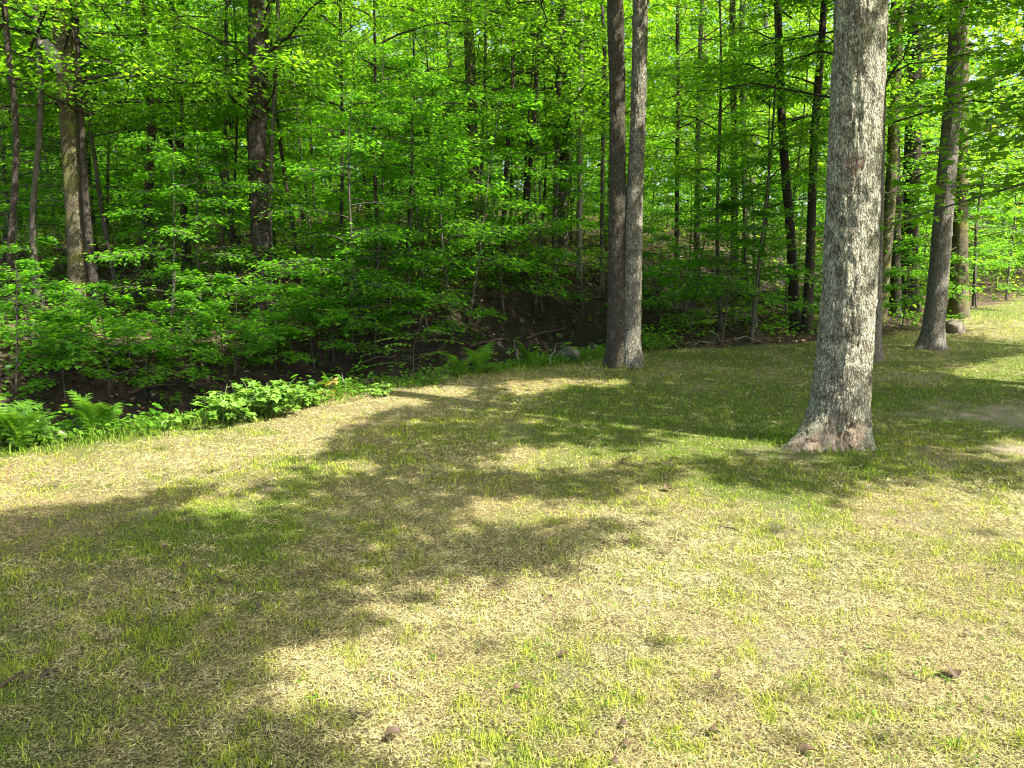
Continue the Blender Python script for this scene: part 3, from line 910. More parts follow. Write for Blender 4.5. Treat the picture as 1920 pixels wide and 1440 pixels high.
for k, (pix, bark, lab, cv, near) in enumerate(TRUNKS):
    fxp, fyp, fw = pix[-1]
    b = hit(fxp, fyp)
    if b[1] > 34: b = at(fxp, fyp, 30.0)
    b[2] = hz(b[0], b[1])
    name = 'hemlock_tree' if cv is None else ('young_tree' if pix[0][2] < 10 else 'forest_tree')
    root = tree_root(name, b, lab, group='trees along the near edge of the wood' if near else 'trees standing in the wood')
    top = 11.5 + (k * 37 % 10) * .5
    pp, rr2 = locpath(pix, b[1], b, top, .03)
    o_ = np.argsort(pp[:, 2]); pp, rr2 = pp[o_], rr2[o_]
    seg = 36 if pix[0][2] > 28 else 18
    me = trunk_mesh('trunk', pp, rr2, seg, .07 if seg > 20 else .12, .008 if seg > 20 else .003, [(.5 + k, rr2[0] * .35, .18), (2.6 + k, rr2[0] * .35, .2), (4.4 + k, rr2[0] * .3, .18)], 70 + k, top_dz=.4, fine_to=7)
    obj('trunk', me, M[bark], root)
    if cv is not None:
        lm, wm = CROWNS[cv]
        sc = .75 if pix[0][2] < 10 else 1.0
        for nm, m_, mt in (('crown', lm, M['leaf_canopy']), ('branch', wm, M['bark_dark'])):
            c = obj(nm, m_, mt, root)
            c.rotation_euler.z = k * 1.7
            c.location = (pp[-1][0] * .45, 0, .6 if near else 0)
            c.scale = (sc, sc, 1.05)
    if k == 0:                                     # torn stub on the mossy trunk
        s0 = at(112, 96, b[1]) - b
        tv, tf = tube([s0 + [.05, -.05, -.35], s0 + [-.02, -.15, -.1], s0 + [-.1, -.2, .05], s0 + [-.22, -.22, .08]], [.10, .11, .08, .05], 9)
        tv = tv + (rng.random(tv.shape) - .5) * .05
        bg = Bag(); bg.add(tv, tf); obj('torn_stub', bg.mesh('torn_stub'), M['dead_wood'], root)
    if cv is None:                                 # dead and living hemlock branches
        lb, wb = Bag(), Bag()
        r = r_(500 + k)
        for q in range(46):
            z = r.uniform(1.0, 8.5)
            a = r.uniform(0, 2 * math.pi)
            L = r.uniform(.7, 2.2)
            d = np.array([math.cos(a), math.sin(a), r.normal(-.05, .12)])
            t = np.linspace(0, 1, 6)
            path = np.array([np.interp(z, pp[:, 2], pp[:, 0]), 0, z]) + np.outer(t, d) * L - np.outer(t ** 2, [0, 0, .12 * L])
            tv, tf = tube(path, np.linspace(.014, .002, 6), 4, False); wb.add(tv, tf)
            for e in range(7):
                f = r.uniform(.2, 1)
                p = np.array([np.interp(f, t, path[:, i]) for i in range(3)])
                aa = a + (-1) ** e * r.uniform(.5, 1.1)
                tl = L * .32 * r.uniform(.5, 1.1)
                ee = np.array([math.cos(aa), math.sin(aa), -.1])
                tv, tf = tube([p, p + ee * tl * .5, p + ee * tl + [0, 0, -.05 * tl]], [.004, .003, .0015], 3, False); wb.add(tv, tf)
                if z > 2.6 and q % 3:
                    n = 26
                    ft = r.uniform(0, 1, n)
                    lp = p + ee * (tl * ft)[:, None] + r.normal(0, .015, (n, 3))
                    la = aa + np.where(r.random(n) < .5, -1, 1) * r.uniform(.6, 1.3, n)
                    leaves(lp, np.stack([np.cos(la), np.sin(la), r.normal(-.1, .2, n)], -1), np.stack([r.normal(0, .3, n), r.normal(0, .3, n), np.ones(n)], -1),
                           r.uniform(.06, .12, n), L_DIAMOND, r.random(n), lb)
        obj('dead_branch', wb.mesh('dead_branch'), M['brown_twig'], root)
        obj('crown', lb.mesh('needles'), M['needle'], root)

# sapling hugging the stout dark trunk, and a leaning dead limb behind
b = hit(508, 590); b[2] = hz(b[0], b[1])
root = tree_root('young_tree', b, 'thin sapling hugging the stout dark trunk on its right')
pp, rr2 = locpath([(520, 0, 8), (522, 60, 8), (514, 180, 9), (510, 260, 9), (506, 400, 10), (508, 590, 13)], b[1] - .1, b, 7.5, .01)
obj('trunk', trunk_mesh('trunk', pp, rr2, 10, .12, .002, None, 97), M['bark_young'], root)
lb, wb = crown_parts(r_(98), (0, 0, 0), 12, 1.4, 3.4, 7.1, 12, 8, .09, L_OVAL, trunk_xy=lambda z: (np.interp(z, pp[:, 2], pp[:, 0]), np.interp(z, pp[:, 2], pp[:, 1])))
obj('crown', lb.mesh('crown'), M['leaf'], root); obj('branch', wb.mesh('branch'), M['bark_young'], root)
for (x0, y0, x1, y1, wd, Y, lab) in ((198, 92, 262, 160, 14, 19, 'broken dead limb slanting down behind the mossy trunk'),
                                     (312, 250, 350, 330, 16, 19, 'short slanting dead limb left of the slim trunk'),
                                     ):
    p0, p1 = at(x0, y0, Y), at(x1, y1, Y)
    e = p1 + (p1 - p0) * 2.6; e[2] = max(e[2], hz(e[0], e[1]))
    gnd = np.array([e[0] + .4, e[1] + .2, hz(e[0] + .4, e[1] + .2) - .1])
    bg = Bag(); tv, tf = tube([p0, p1, (p1 + gnd) / 2 + [.1, 0, .1], gnd], np.array([.4, .6, .65, .7]) * wd / FPX * Y / 2, 9)
    bg.add(tv - gnd, tf)
    tag(obj('dead_limb', bg.mesh('dead_limb'), M['bark_dark'], None, tuple(gnd)), lab, 'dead limb', 'broken limbs leaning in the wood')

LANDMARKS = [(20, 'thin curved trunk'), (140, 'thick mossy trunk'), (270, 'crooked dark trunk'), (345, 'slim trunk'), (490, 'stout dark trunk'),
             (640, 'straight thin pole'), (705, 'bent thin pole'), (885, 'brown centre trunk'), (1000, 'slanting slim trunk'), (1170, 'twin trunks'),
             (1310, 'slim grey trunk'), (1385, 'two close trunks'), (1480, 'dark trunk leaning left'), (1600, 'big maple'), (1705, 'dark hemlock'), (1770, 'leaning grey tree')]
def beside(X, Y):
    px = 960 + FPX * X / (Y * math.cos(PITCH))
    if px < 0: return 'cut by the left edge of the picture'
    if px > 1900: return 'at the right edge of the picture'
    lx, nm = min(LANDMARKS, key=lambda l: abs(l[0] - px))
    d = px - lx
    return f'seen {"behind" if abs(d) < 22 else ("just left of" if d < 0 else "just right of")} the {nm}'

# ------------------------------------------------------------------ filler trees deeper in the wood
def in_wood(x, y, m=0.8):
    u, s = creek_us(x, y)
    return lawn_mask(x, y) < 0.1 and not (-1.6 < s < 1.5 + m)
r = r_(600)
nfar, tries = 0, 0
placed = []
while nfar < 46 and tries < 4000:
    tries += 1
    Y = r.uniform(19, 62); X = r.uniform(-.80, .80) * Y
    if not in_wood(X, Y) or any((X - a) ** 2 + (Y - c) ** 2 < 7 for a, c in placed):
        continue
    placed.append((X, Y))
    where = beside(X, Y)
    dist = 'far back' if Y > 40 else 'deep in the wood'
    root = tree_root('background_tree', (X, Y, hz(X, Y)), f'tree {dist}, {where}', group=f'trees {dist}')
    top = r.uniform(11, 17); ln = r.normal(0, .25, 2); rd = r.uniform(.07, .16)
    z = np.array([-.3, .3, 3, 6, 10, top])
    path = np.stack([ln[0] * z / 4 + .1 * np.sin(z + nfar), ln[1] * z / 4, z], -1)
    obj('trunk', trunk_mesh('trunk', path, rd * np.array([1.3, 1.1, .95, .8, .5, .15]), 12, .4, .003, None, 600 + nfar), M[('bark_dark', 'bark_young', 'bark_mossy', 'bark_dark')[nfar % 4]], root)
    lm, wm = CROWNS[nfar % 6]
    for nm, m_, mt in (('crown', lm, M['leaf_canopy' if nfar % 3 else 'leaf_yellow']), ('branch', wm, M['bark_dark'])):
        c = obj(nm, m_, mt, root); c.rotation_euler.z = nfar * 2.1; c.scale = (1.05, 1.05, top / 13)
    nfar += 1

r = r_(650)
npole, poles = 0, []
while npole < 30:
    Y = r.uniform(14.5, 25); X = r.uniform(-.68, .42) * Y
    if not in_wood(X, Y) or any((X - a) ** 2 + (Y - c) ** 2 < 1.2 for a, c in poles):
        continue
    poles.append((X, Y))
    root = tree_root('pole_tree', (X, Y, hz(X, Y)), f'thin pole tree {"at the front" if Y < 18 else "farther in"}, {beside(X, Y)}', group='thin pole trees of the wood')
    z = np.linspace(-.2, 8.5, 16); ln = r.normal(0, .05, 2); ph = r.uniform(0, 6)
    path = np.stack([ln[0] * z + .09 * np.sin(z * .7 + ph), ln[1] * z, z], -1)
    obj('trunk', trunk_mesh('trunk', path, np.linspace(r.uniform(.03, .055), .012, 16), 8, .25, .001, None, 650 + npole), M[('bark_dark', 'bark_young')[npole % 3 == 0]], root)
    lm, wm = CROWNS[npole % 6]
    for nm, m_, mt in (('crown', lm, M['leaf']), ('branch', wm, M['bark_dark'])):
        c = obj(nm, m_, mt, root); c.rotation_euler.z = npole * 1.3; c.scale = (.38, .38, .8); c.location = (ln[0] * 5, ln[1] * 5, .6)
    npole += 1

# ------------------------------------------------------------------ understorey saplings
r = r_(700)
ns, tries = 0, 0
spl = []
while ns < 160 and tries < 6000:
    tries += 1
    Y = 16.0 + 26 * r.random() ** 1.15; X = (r.uniform(-.76, .76) if ns % 5 < 3 else r.uniform(-.70, -.05)) * Y
    if not in_wood(X, Y, .6) or any((X - a) ** 2 + (Y - c) ** 2 < 2.2 for a, c in spl):
        continue
    k = int(r.integers(0, 9))
    spl.append((X, Y))
    where = beside(X, Y)
    size = ('tall' if SAPLINGS[k][2] > 5 else ('low' if SAPLINGS[k][2] < 3.5 else 'mid-height'))
    dep = 'at the front' if Y < 20 else ('far in' if Y > 29 else 'midway in')
    root = tree_root('sapling', (X, Y, hz(X, Y)), f'{size} leafy sapling {dep}, {where}', 'sapling', f'{size} saplings of the wood')
    root.rotation_euler.z = r.uniform(0, 6.28); s = r.uniform(.85, 1.2); root.scale = (s, s, s)
    lm, wm, H = SAPLINGS[k]
    obj('crown', lm, M['leaf'], root); obj('stem', wm, M['bark_young'], root)
    ns += 1

# ------------------------------------------------------------------ young trees at the brook, placed one by one
YOUNG = [
    (60, 660, 0, 'young maple at the far left behind the ferns'), (20, 570, 1, 'taller young maple at the left edge with light leaves'),
    (150, 700, 2, 'young maple on the far bank below the thick mossy trunk'), (240, 680, 2, 'bushy young maple on the far bank left of the bramble'),
    (330, 690, 0, 'small young maple on the far bank above the pointed seedling'), (420, 680, 0, 'young maple on the far bank above the bramble'),
    (520, 650, 0, 'young maple in front of the stout dark trunk'), (590, 695, 0, 'drooping young maple over the wilted shoot'),
    (660, 665, 0, 'young maple on the far bank right of the wilted shoot'), (730, 640, 2, 'low young maple behind the arching beech shoot'),
    (800, 615, 3, 'young maple on the far bank above the ferns in the middle'), (880, 610, 5, 'bright leaved young maple spreading layered boughs at the centre'),
    (950, 605, 1, 'young maple over the brook at the centre'), (1020, 590, 4, 'shaded young maple over the brook left of the twin trunks'),
    (1090, 575, 5, 'young beech behind the twin trunks on the left'), (1240, 600, 4, 'young maple just right of the twin trunks'),
    (1290, 625, 1, 'bushy young maple at the lawn edge right of the twin trunks'), (1350, 640, 4, 'leafy young maple over the pale fallen twigs'),
    (1420, 630, 3, 'young maple left of the dark trunk leaning left'), (1465, 610, 1, 'young maple at the foot of the dark leaning trunks'),
    (1560, 600, 4, 'young maple behind the big maple'), (1690, 620, 0, 'low young maple between the big maple and the leaning tree'),
    (1725, 590, 1, 'young tree in shade behind the leaning tree'), (1830, 575, 3, 'bright young tree right of the tan boulder'),
    (1880, 548, 5, 'bright young tree at the right edge by the far lawn'), (570, 620, 0, 'young maple right of the foot of the stout dark trunk'),
    (90, 610, 0, 'small young maple left of the foot of the mossy trunk'),
    (30, 735, 0, 'low maple seedling above the ferns at the left edge'), (125, 745, 2, 'low maple seedling behind the upright fern'),
    (205, 742, 0, 'low maple seedling hanging over the brook right of the upright fern'), (275, 742, 2, 'broad maple seedling over the darkest part of the brook'),
    (365, 722, 2, 'low maple seedling on the bank left behind the bramble'), (440, 705, 0, 'maple seedling on the bank right behind the bramble'),
    (520, 700, 2, 'maple seedling hanging over the brook behind the right half of the bramble'), (625, 680, 0, 'maple seedling on the bank behind the dry canes'),
    (700, 668, 4, 'maple seedling left behind the beech shoot'), (850, 640, 0, 'small maple seedling on the bank behind the middle ferns'), (370, 625, 2, 'young maple between the slim and the stout trunk'),
]
for k, (px, py, v, lab) in enumerate(YOUNG):
    b = hit(px, py); b[2] = hz(b[0], b[1])
    root = tree_root('young_maple', b, lab, 'sapling', 'young trees along the brook and lawn edge')
    root.rotation_euler.z = k * 2.4
    s = (.9 + .25 * ((k * 7) % 5) / 5) * (.74 if px < 640 else 1.0)
    root.scale = (s, s, s)
    lm, wm, H = NEAR[v]
    obj('crown', lm, M['leaf'], root); obj('stem', wm, M['bark_young'], root)

# airy saplings on the far bank whose layered boughs cross the trunks behind
for k, (px, py, v, sc, lab) in enumerate((
        (315, 625, 1, .8, 'airy sapling on the far bank in front of the slim trunk'), (385, 615, 7, 1.1, 'airy sapling between the slim and the stout dark trunk'),
        (665, 605, 1, .95, 'airy sapling beside the straight thin pole'), (765, 600, 6, .95, 'airy sapling midway between the bent thin pole and the brown centre trunk'),
        (850, 590, 1, 1.0, 'airy sapling left in front of the brown centre trunk'), (1005, 575, 6, 1.0, 'airy sapling in front of the slanting slim trunk'),
        (1285, 600, 1, .9, 'airy sapling left in front of the slim grey trunk'), (1410, 610, 7, 1.1, 'airy sapling right in front of the two close trunks'))):
    b = hit(px, py); b[2] = hz(b[0], b[1])
    root = tree_root('sapling', b, lab, 'sapling', 'airy saplings on the far bank')
    root.rotation_euler.z = 1.1 + k * 2.2; root.scale = (sc, sc, sc)
    lm, wm, H = SAPLINGS[v]
    obj('crown', lm, M['leaf'], root); obj('stem', wm, M['bark_young'], root)

# far wood: beyond where single trees can be told apart
r = r_(800)
bag = Bag()
def mass(n, d0, d1, h0, h1, seed, size, thr):
    ang = r.uniform(R(-50), R(50), n); dist = r.uniform(d0, d1, n)
    X, Y = np.sin(ang) * dist, np.cos(ang) * dist
    Z = height(X, Y) + h0 + r.random(n) * (h1 - h0)
    ok = (fbm(X * .3, Y * .3, Z * .55, 3, seed) > thr) & (lawn_mask(X, Y) < .3)
    P = np.stack([X, Y, Z], -1)[ok]; m = len(P); a = r.uniform(0, 6.28, m)
    leaves(P, np.stack([np.cos(a), np.sin(a), r.normal(-.3, .3, m)], -1), np.stack([r.normal(0, .4, m), r.normal(0, .4, m), np.ones(m)], -1), r.uniform(.6, 1.3, m) * size, L_DIAMOND, r.random(m), bag)
mass(90000, 56, 92, 0, 30, 67, .78, .34)
mass(36000, 36, 62, 6, 20, 70, .30, .42)
mass(90000, 22, 40, 0, 6, 68, .14, .47)
mass(90000, 34, 60, 0, 11, 69, .21, .46)
tag(obj('distant_wood', bag.mesh('distant_wood'), M['leaf_yellow']), 'sunny green mass of the wood far behind the trunks', 'wood', kind='stuff')

# ------------------------------------------------------------------ woodland floor: litter and seedlings
def scatter_wood(n, seed, ymax=24):
    r = r_(seed)
    Y = 7 + (ymax - 7) * r.random(n * 3) ** 1.3; X = r.uniform(-.78, .78, n * 3) * Y
    u, s = creek_us(X, Y)
    ok = (lawn_mask(X, Y) < .3) & ~((np.abs(s) < .5 + .9 * r.random(len(s))))
    X, Y = X[ok][:n], Y[ok][:n]
    return r, X, Y, height(X, Y)
r, X, Y, Z = scatter_wood(24000, 901, 26)
bag = Bag(); n = len(X); a = r.uniform(0, 6.28, n)
leaves(np.stack([X, Y, Z + .012 + r.random(n) * .02], -1), np.stack([np.cos(a), np.sin(a), r.normal(0, .25, n)], -1), np.stack([r.normal(0, .35, n), r.normal(0, .35, n), np.ones(n)], -1), r.uniform(.05, .11, n), L_DIAMOND, r.random(n) ** 1.3, bag)
tag(obj('leaf_litter', bag.mesh('leaf_litter'), M['litter']), 'brown dead leaves littering the floor of the wood', 'leaf litter', kind='stuff')
r, X, Y, Z = scatter_wood(2600, 902, 24)
kk = fbm(X * .6, Y * .6, 0, 3, 71) > .42
X, Y, Z = X[kk], Y[kk], Z[kk]
bag = Bag()
n = 7
for q in range(n):
    m = len(X); a = r.uniform(0, 6.28, m)
    hh = r.uniform(.05, .30, m)
    leaves(np.stack([X + np.cos(a) * .05, Y + np.sin(a) * .05, Z + hh], -1), np.stack([np.cos(a), np.sin(a), r.normal(-.1, .25, m)], -1), np.stack([r.normal(0, .3, m), r.normal(0, .3, m), np.ones(m)], -1), r.uniform(.06, .12, m), L_OVAL, r.random(m), bag)
tag(obj('ground_cover', bag.mesh('ground_cover'), M['leaf']), 'low green seedlings covering the floor of the wood', 'ground cover', kind='stuff')

# ------------------------------------------------------------------ lawn grass
def blades(X, Y, Z, az, tilt, L, W, col, bend):
    """one bent, tapering blade each: two quads' worth of triangles"""
    n = len(X)
    d = np.stack([np.cos(az) * np.cos(tilt), np.sin(az) * np.cos(tilt), np.sin(tilt)], -1)
    sd = np.stack([-np.sin(az), np.cos(az), np.zeros(n)], -1)
    p = np.stack([X, Y, Z], -1)
    mid = p + d * (L * .55)[:, None]
    tip = p + d * L[:, None] + np.stack([np.cos(az), np.sin(az), -np.ones(n)], -1) * (L * bend)[:, None]
    tip[:, 2] = np.maximum(tip[:, 2], Z + .004)
    w = W[:, None] / 2
    V = np.stack([p - sd * w, p + sd * w, mid + sd * w * .85, mid - sd * w * .85, tip], 1)
    F = np.array([[0, 1, 2], [0, 2, 3], [3, 2, 4]])[None] + (np.arange(n) * 5)[:, None, None]
    return V.reshape(-1, 3), F.reshape(-1, 3), np.repeat(col, 5, 0)
r = r_(1000)
BV, BF, BC, bn = [], [], [], 0
for (y0, y1, dens, wmul, lmul) in ((1.6, 3.4, 14500, .95, 1.0), (3.4, 5.2, 9500, 1.2, 1.0), (5.2, 8.0, 3800, 1.8, 1.1), (8.0, 12, 1700, 2.5, 1.2), (12, 18, 620, 3.2, 1.35), (18, 34, 130, 6, 1.9)):
    w0 = .72 * y1 + .8
    n = int(dens * (y1 - y0) * 2 * w0)
    Y = r.uniform(y0, y1, n); X = r.uniform(-w0, w0, n)
    ok = np.abs(X) < .70 * Y + .9
    X, Y = X[ok], Y[ok]
    ok = lawn_mask(X, Y) > r.uniform(.2, .9, len(X))
    X, Y = X[ok], Y[ok]
    gpatch = greenness(X, Y)
    tuft = vnoise(X * 11, Y * 11, 0, 81) * .6 + vnoise(X * 27, Y * 27, 0, 82) * .4
    br = bareness(X, Y)
    pg = np.clip(gpatch * .95 + (tuft - .5) * 2.4 + .10, .05, .97)
    thin = fbm(X * 1.9, Y * 1.9, 0, 3, 83)
    hole = sstep(.60, .74, vnoise(X * 9, Y * 9, 0, 95) * .55 + vnoise(X * 21, Y * 21, 0, 96) * .45)
    keep = (r.random(len(X)) > br * .8) & (r.random(len(X)) < .38 + 1.2 * (thin - .25)) & (r.random(len(X)) > hole * .9)
    X, Y, pg, tuft, gpatch = X[keep], Y[keep], pg[keep], tuft[keep], gpatch[keep]
    n = len(X)
    isg = r.random(n) < pg
    Z = height(X, Y)
    u, s = creek_us(X, Y)
    edge = sstep(-2.2, -1.5, s)
    for bx, by in SUNNY_TRUNKS:                  # untrimmed grass round the trunks
        edge = np.maximum(edge, .7 * sstep(.75, .40, np.hypot(X - bx, Y - by)))
    az = r.uniform(0, 2 * math.pi, n)
    tilt = np.where(isg, r.uniform(.5, 1.45, n), np.abs(r.normal(.15, .30, n)))
    L = np.where(isg, r.uniform(.016, .042, n) * (.6 + 1.1 * tuft) * (1 + 1.6 * edge), r.uniform(.016, .046, n)) * lmul
    W = np.where(isg, r.uniform(.0018, .0032, n), r.uniform(.0010, .0022, n)) * wmul
    Z = Z + np.where(isg, -.004, r.uniform(0, .014, n))
    v = r.random(n)[:, None] ** .85
    straw = np.array([.17, .13, .04]) * (1 - v) + np.array([.88, .86, .45]) * v
    brown = sstep(.42, .66, fbm(X * .8 + 3, Y * .8, 0, 4, 91))[:, None]
    straw = straw * (1 - brown * np.array([.22, .30, .38]))
    west = sstep(1.2, -1.0, X - .25 * (Y - 3))[:, None]
    straw = straw * (1 - west * np.array([.04, .13, .22]))
    grey = (r.random(n) < .14)[:, None]
    straw = np.where(grey, np.array([.36, .31, .25]) * (.5 + .6 * v), straw)
    v = r.random(n)[:, None]
    green = np.array([.09, .14, .012]) * (1 - v) + np.array([.46, .52, .05]) * v
    deep = np.clip((gpatch - .62) * 2.6 + edge, 0, 1)[:, None]
    green = green * (1 - deep * .6) + np.array([.060, .165, .012]) * deep * .6 * (.6 + .9 * v)
    colr = np.where(isg[:, None], green, straw)
    q = isg
    V, F, c = blades(X[q], Y[q], Z[q], az[q], tilt[q], L[q], W[q], colr[q], r.uniform(.05, .35, int(q.sum())))
    BV.append(V); BF.append(F + bn); BC.append(c); bn += len(V)
    q = ~isg                                     # dry straw: straight slivers, two for every one sampled
    for rpt in range(2):
        m = int(q.sum()); a = r.uniform(0, 2 * math.pi, m)
        p = np.stack([X[q] + r.normal(0, .012, m), Y[q] + r.normal(0, .012, m), Z[q] + r.uniform(0, .006, m)], -1)
        d = np.stack([np.cos(a) * np.cos(tilt[q]), np.sin(a) * np.cos(tilt[q]), np.sin(tilt[q])], -1) * (L[q] * r.uniform(.6, 1.1, m))[:, None]
        sd = np.stack([-np.sin(a), np.cos(a), r.normal(0, .4, m)], -1) * (W[q] * .62)[:, None]
        V = np.stack([p - sd, p + sd, p + d], 1).reshape(-1, 3)
        BV.append(V); BF.append(np.arange(m * 3).reshape(-1, 3) + bn)
        BC.append(np.repeat(colr[q] * r.uniform(.7, 1.15, (m, 1)), 3, 0)); bn += len(V)
V = np.concatenate(BV)
tag(obj('lawn_grass', fast_mesh('lawn_grass', V, np.concatenate(BF), {'col': np.concatenate(BC)}), M['grass']), 'short patchy lawn grass, straw coloured and green', 'grass', kind='stuff')

# broad-leaved weeds in the turf
n = 4200
Y = 1.8 + 12 * r.random(n) ** 1.1; X = r.uniform(-.7, .7, n) * Y
ok = (lawn_mask(X, Y) > .8) & (fbm(X * 1.4 + 2, Y * 1.4, 0, 3, 97) > .57)
X, Y = X[ok], Y[ok]; n = len(X)
bag = Bag()
for q in range(4):
    a = r.uniform(0, 6.28, n)
    leaves(np.stack([X + np.cos(a) * .006, Y + np.sin(a) * .006, height(X, Y) + r.uniform(.008, .03, n)], -1), np.stack([np.cos(a), np.sin(a), r.normal(.1, .3, n)], -1),
           np.stack([r.normal(0, .4, n), r.normal(0, .4, n), np.ones(n)], -1), r.uniform(.007, .017, n), L_OVAL, r.random(n), bag)
tag(obj('lawn_weeds', bag.mesh('lawn_weeds'), M['fern']), 'small clover and weeds growing in patches in the turf', 'weeds', kind='stuff')

# weeds and taller grass along the brink of the brook
n = 9000
u = r.uniform(-3, 11.5, n); s = -1.62 + r.normal(0, .16, n)
s = s - .16 * np.sin(u * .9)
X, Y = P0[0] + u * DX - s * DY, P0[1] + u * DY + s * DX
dn = fbm(u * 1.3, s, 0, 3, 88)
ok = r.random(n) < np.clip((dn - .25) * 2.2, .1, 1)
X, Y = X[ok], Y[ok]; n = len(X)
v = r.random(n)[:, None]
V, F, c = blades(X, Y, height(X, Y) - .01, r.uniform(0, 6.28, n), r.uniform(.7, 1.45, n), r.uniform(.08, .20, n), r.uniform(.005, .010, n), np.array([.07, .14, .018]) * (1 - v) + np.array([.19, .28, .04]) * v, r.uniform(.05, .4, n))
tag(obj('brink_grass', fast_mesh('brink_grass', V, F, {'col': c}), M['grass']), 'longer bright grass along the brink of the brook', 'grass', kind='stuff')
bag = Bag(); n = 2200
u = r.uniform(-3, 12, n); s = -1.5 + r.normal(0, .16, n)
dn = fbm(u * 1.1 + 7, s, 0, 3, 89)
ok = r.random(n) < np.clip((dn - .35) * 3, .05, 1)
u, s = u[ok], s[ok] - .16 * np.sin(u[ok] * .9); n = len(u)
X, Y = P0[0] + u * DX - s * DY, P0[1] + u * DY + s * DX
for q in range(4):
    a = r.uniform(0, 6.28, n)
    leaves(np.stack([X + np.cos(a) * .03, Y + np.sin(a) * .03, height(X, Y) + r.uniform(.02, .12, n)], -1), np.stack([np.cos(a), np.sin(a), r.normal(.1, .3, n)], -1), np.stack([r.normal(0, .4, n), r.normal(0, .4, n), np.ones(n)], -1), r.uniform(.03, .075, n), L_OVAL, r.random(n), bag)
tag(obj('bank_weeds', bag.mesh('bank_weeds'), M['fern']), 'small leafy weeds on the brink of the brook', 'weeds', kind='stuff')

# ------------------------------------------------------------------ ferns (each frond a part)
def frond_mesh(seed, L, npair=20, arch=.55):
    r = r_(seed); bag = Bag()
    t = np.linspace(0, 1, 12)
    path = np.stack([L * t * (.10 + .36 * t), np.zeros(12), L * (t * .95 - arch * t ** 2.6 * .6)], -1)
    tv, tf = tube(path, np.linspace(.004, .001, 12), 4, False); bag.add(tv, tf, .3)
    for q in range(npair):
        f = .14 + .86 * q / npair
        p = np.array([np.interp(f, t, path[:, i]) for i in range(3)])
        tg = unit(np.array([np.interp(min(1, f + .03), t, path[:, i]) for i in range(3)]) - p)
        pl = L * .21 * math.sin(math.pi * min(1, (f - .05) * .92) ** .75) ** .8 + .012
        for sd in (-1, 1):
            D = unit(np.array([0, sd, 0]) + tg * .45 + r.normal(0, .08, 3) + [0, 0, -.12])
            N = np.cross(tg, [0, 1, 0]); N = N if N[2] > 0 else -N
            # toothed pinna: a strip with small lobes
            nn = 6
            bb = unit(np.cross(D, N))
            vs, fs = [], []
            for e in range(nn + 1):
                ff = e / nn
                wd_ = pl * .095 * (1 - ff * .85) * (1.25 if e % 2 else .75)
                c = p + D * pl * ff + np.array([0, 0, -.10 * pl * ff * ff])
                vs += [c + bb * wd_, c - bb * wd_]
                if e:
                    a = 2 * e
                    fs += [(a - 2, a - 1, a + 1, a)]
            bag.add(np.array(vs), np.array(fs), np.clip(.45 + r.normal(0, .15), 0, 1))
    return bag.mesh('frond')
FRONDS = [frond_mesh(1100 + k, L, npr, ar) for k, (L, npr, ar) in enumerate(((.62, 22, .5), (.55, 20, .65), (.48, 19, .45), (.40, 17, .75)))]
FERNS = [
    (8, 838, 8, 1.0, 'big bright fern at the very left edge of the lawn'), (40, 848, 7, .9, 'bright fern at the left edge, nearest to the lawn'),
    (72, 835, 6, .8, 'narrow fern standing between the left edge clump and the upright fern'), (-28, 850, 8, 1.0, 'fern clump partly cut off by the left edge'),
    (165, 822, 6, .92, 'upright fern by the dark brook, right of the left edge ferns'), (205, 815, 4, .75, 'smaller fern leaning right over the dark brook'),
    (862, 708, 6, .8, 'fern below the arching beech shoot on the brink'), (898, 702, 7, 1.0, 'green fern on the brink in the middle of the picture'),
    (990, 686, 5, .9, 'fern on the brink left of the mossy boulder'), (605, 742, 4, .55, 'tiny fern at the right end of the bramble')]
for k, (px, py, nf, sc, lab) in enumerate(FERNS):
    b = hit(px, py); b[2] = hz(b[0], b[1])
    root = empty('fern', tuple(b), lab, 'fern', 'ferns on the brink of the brook', k * 1.3)
    r = r_(1150 + k)
    for q in range(nf):
        f = obj('frond', FRONDS[(q + k) % 4], M['fern'], root)
        f.rotation_euler = (r.normal(0, .12), r.normal(-.15, .2), q * 2 * math.pi / nf + r.normal(0, .3))
        s = 1.08 * sc * r.uniform(.8, 1.1); f.scale = (s, s, s)

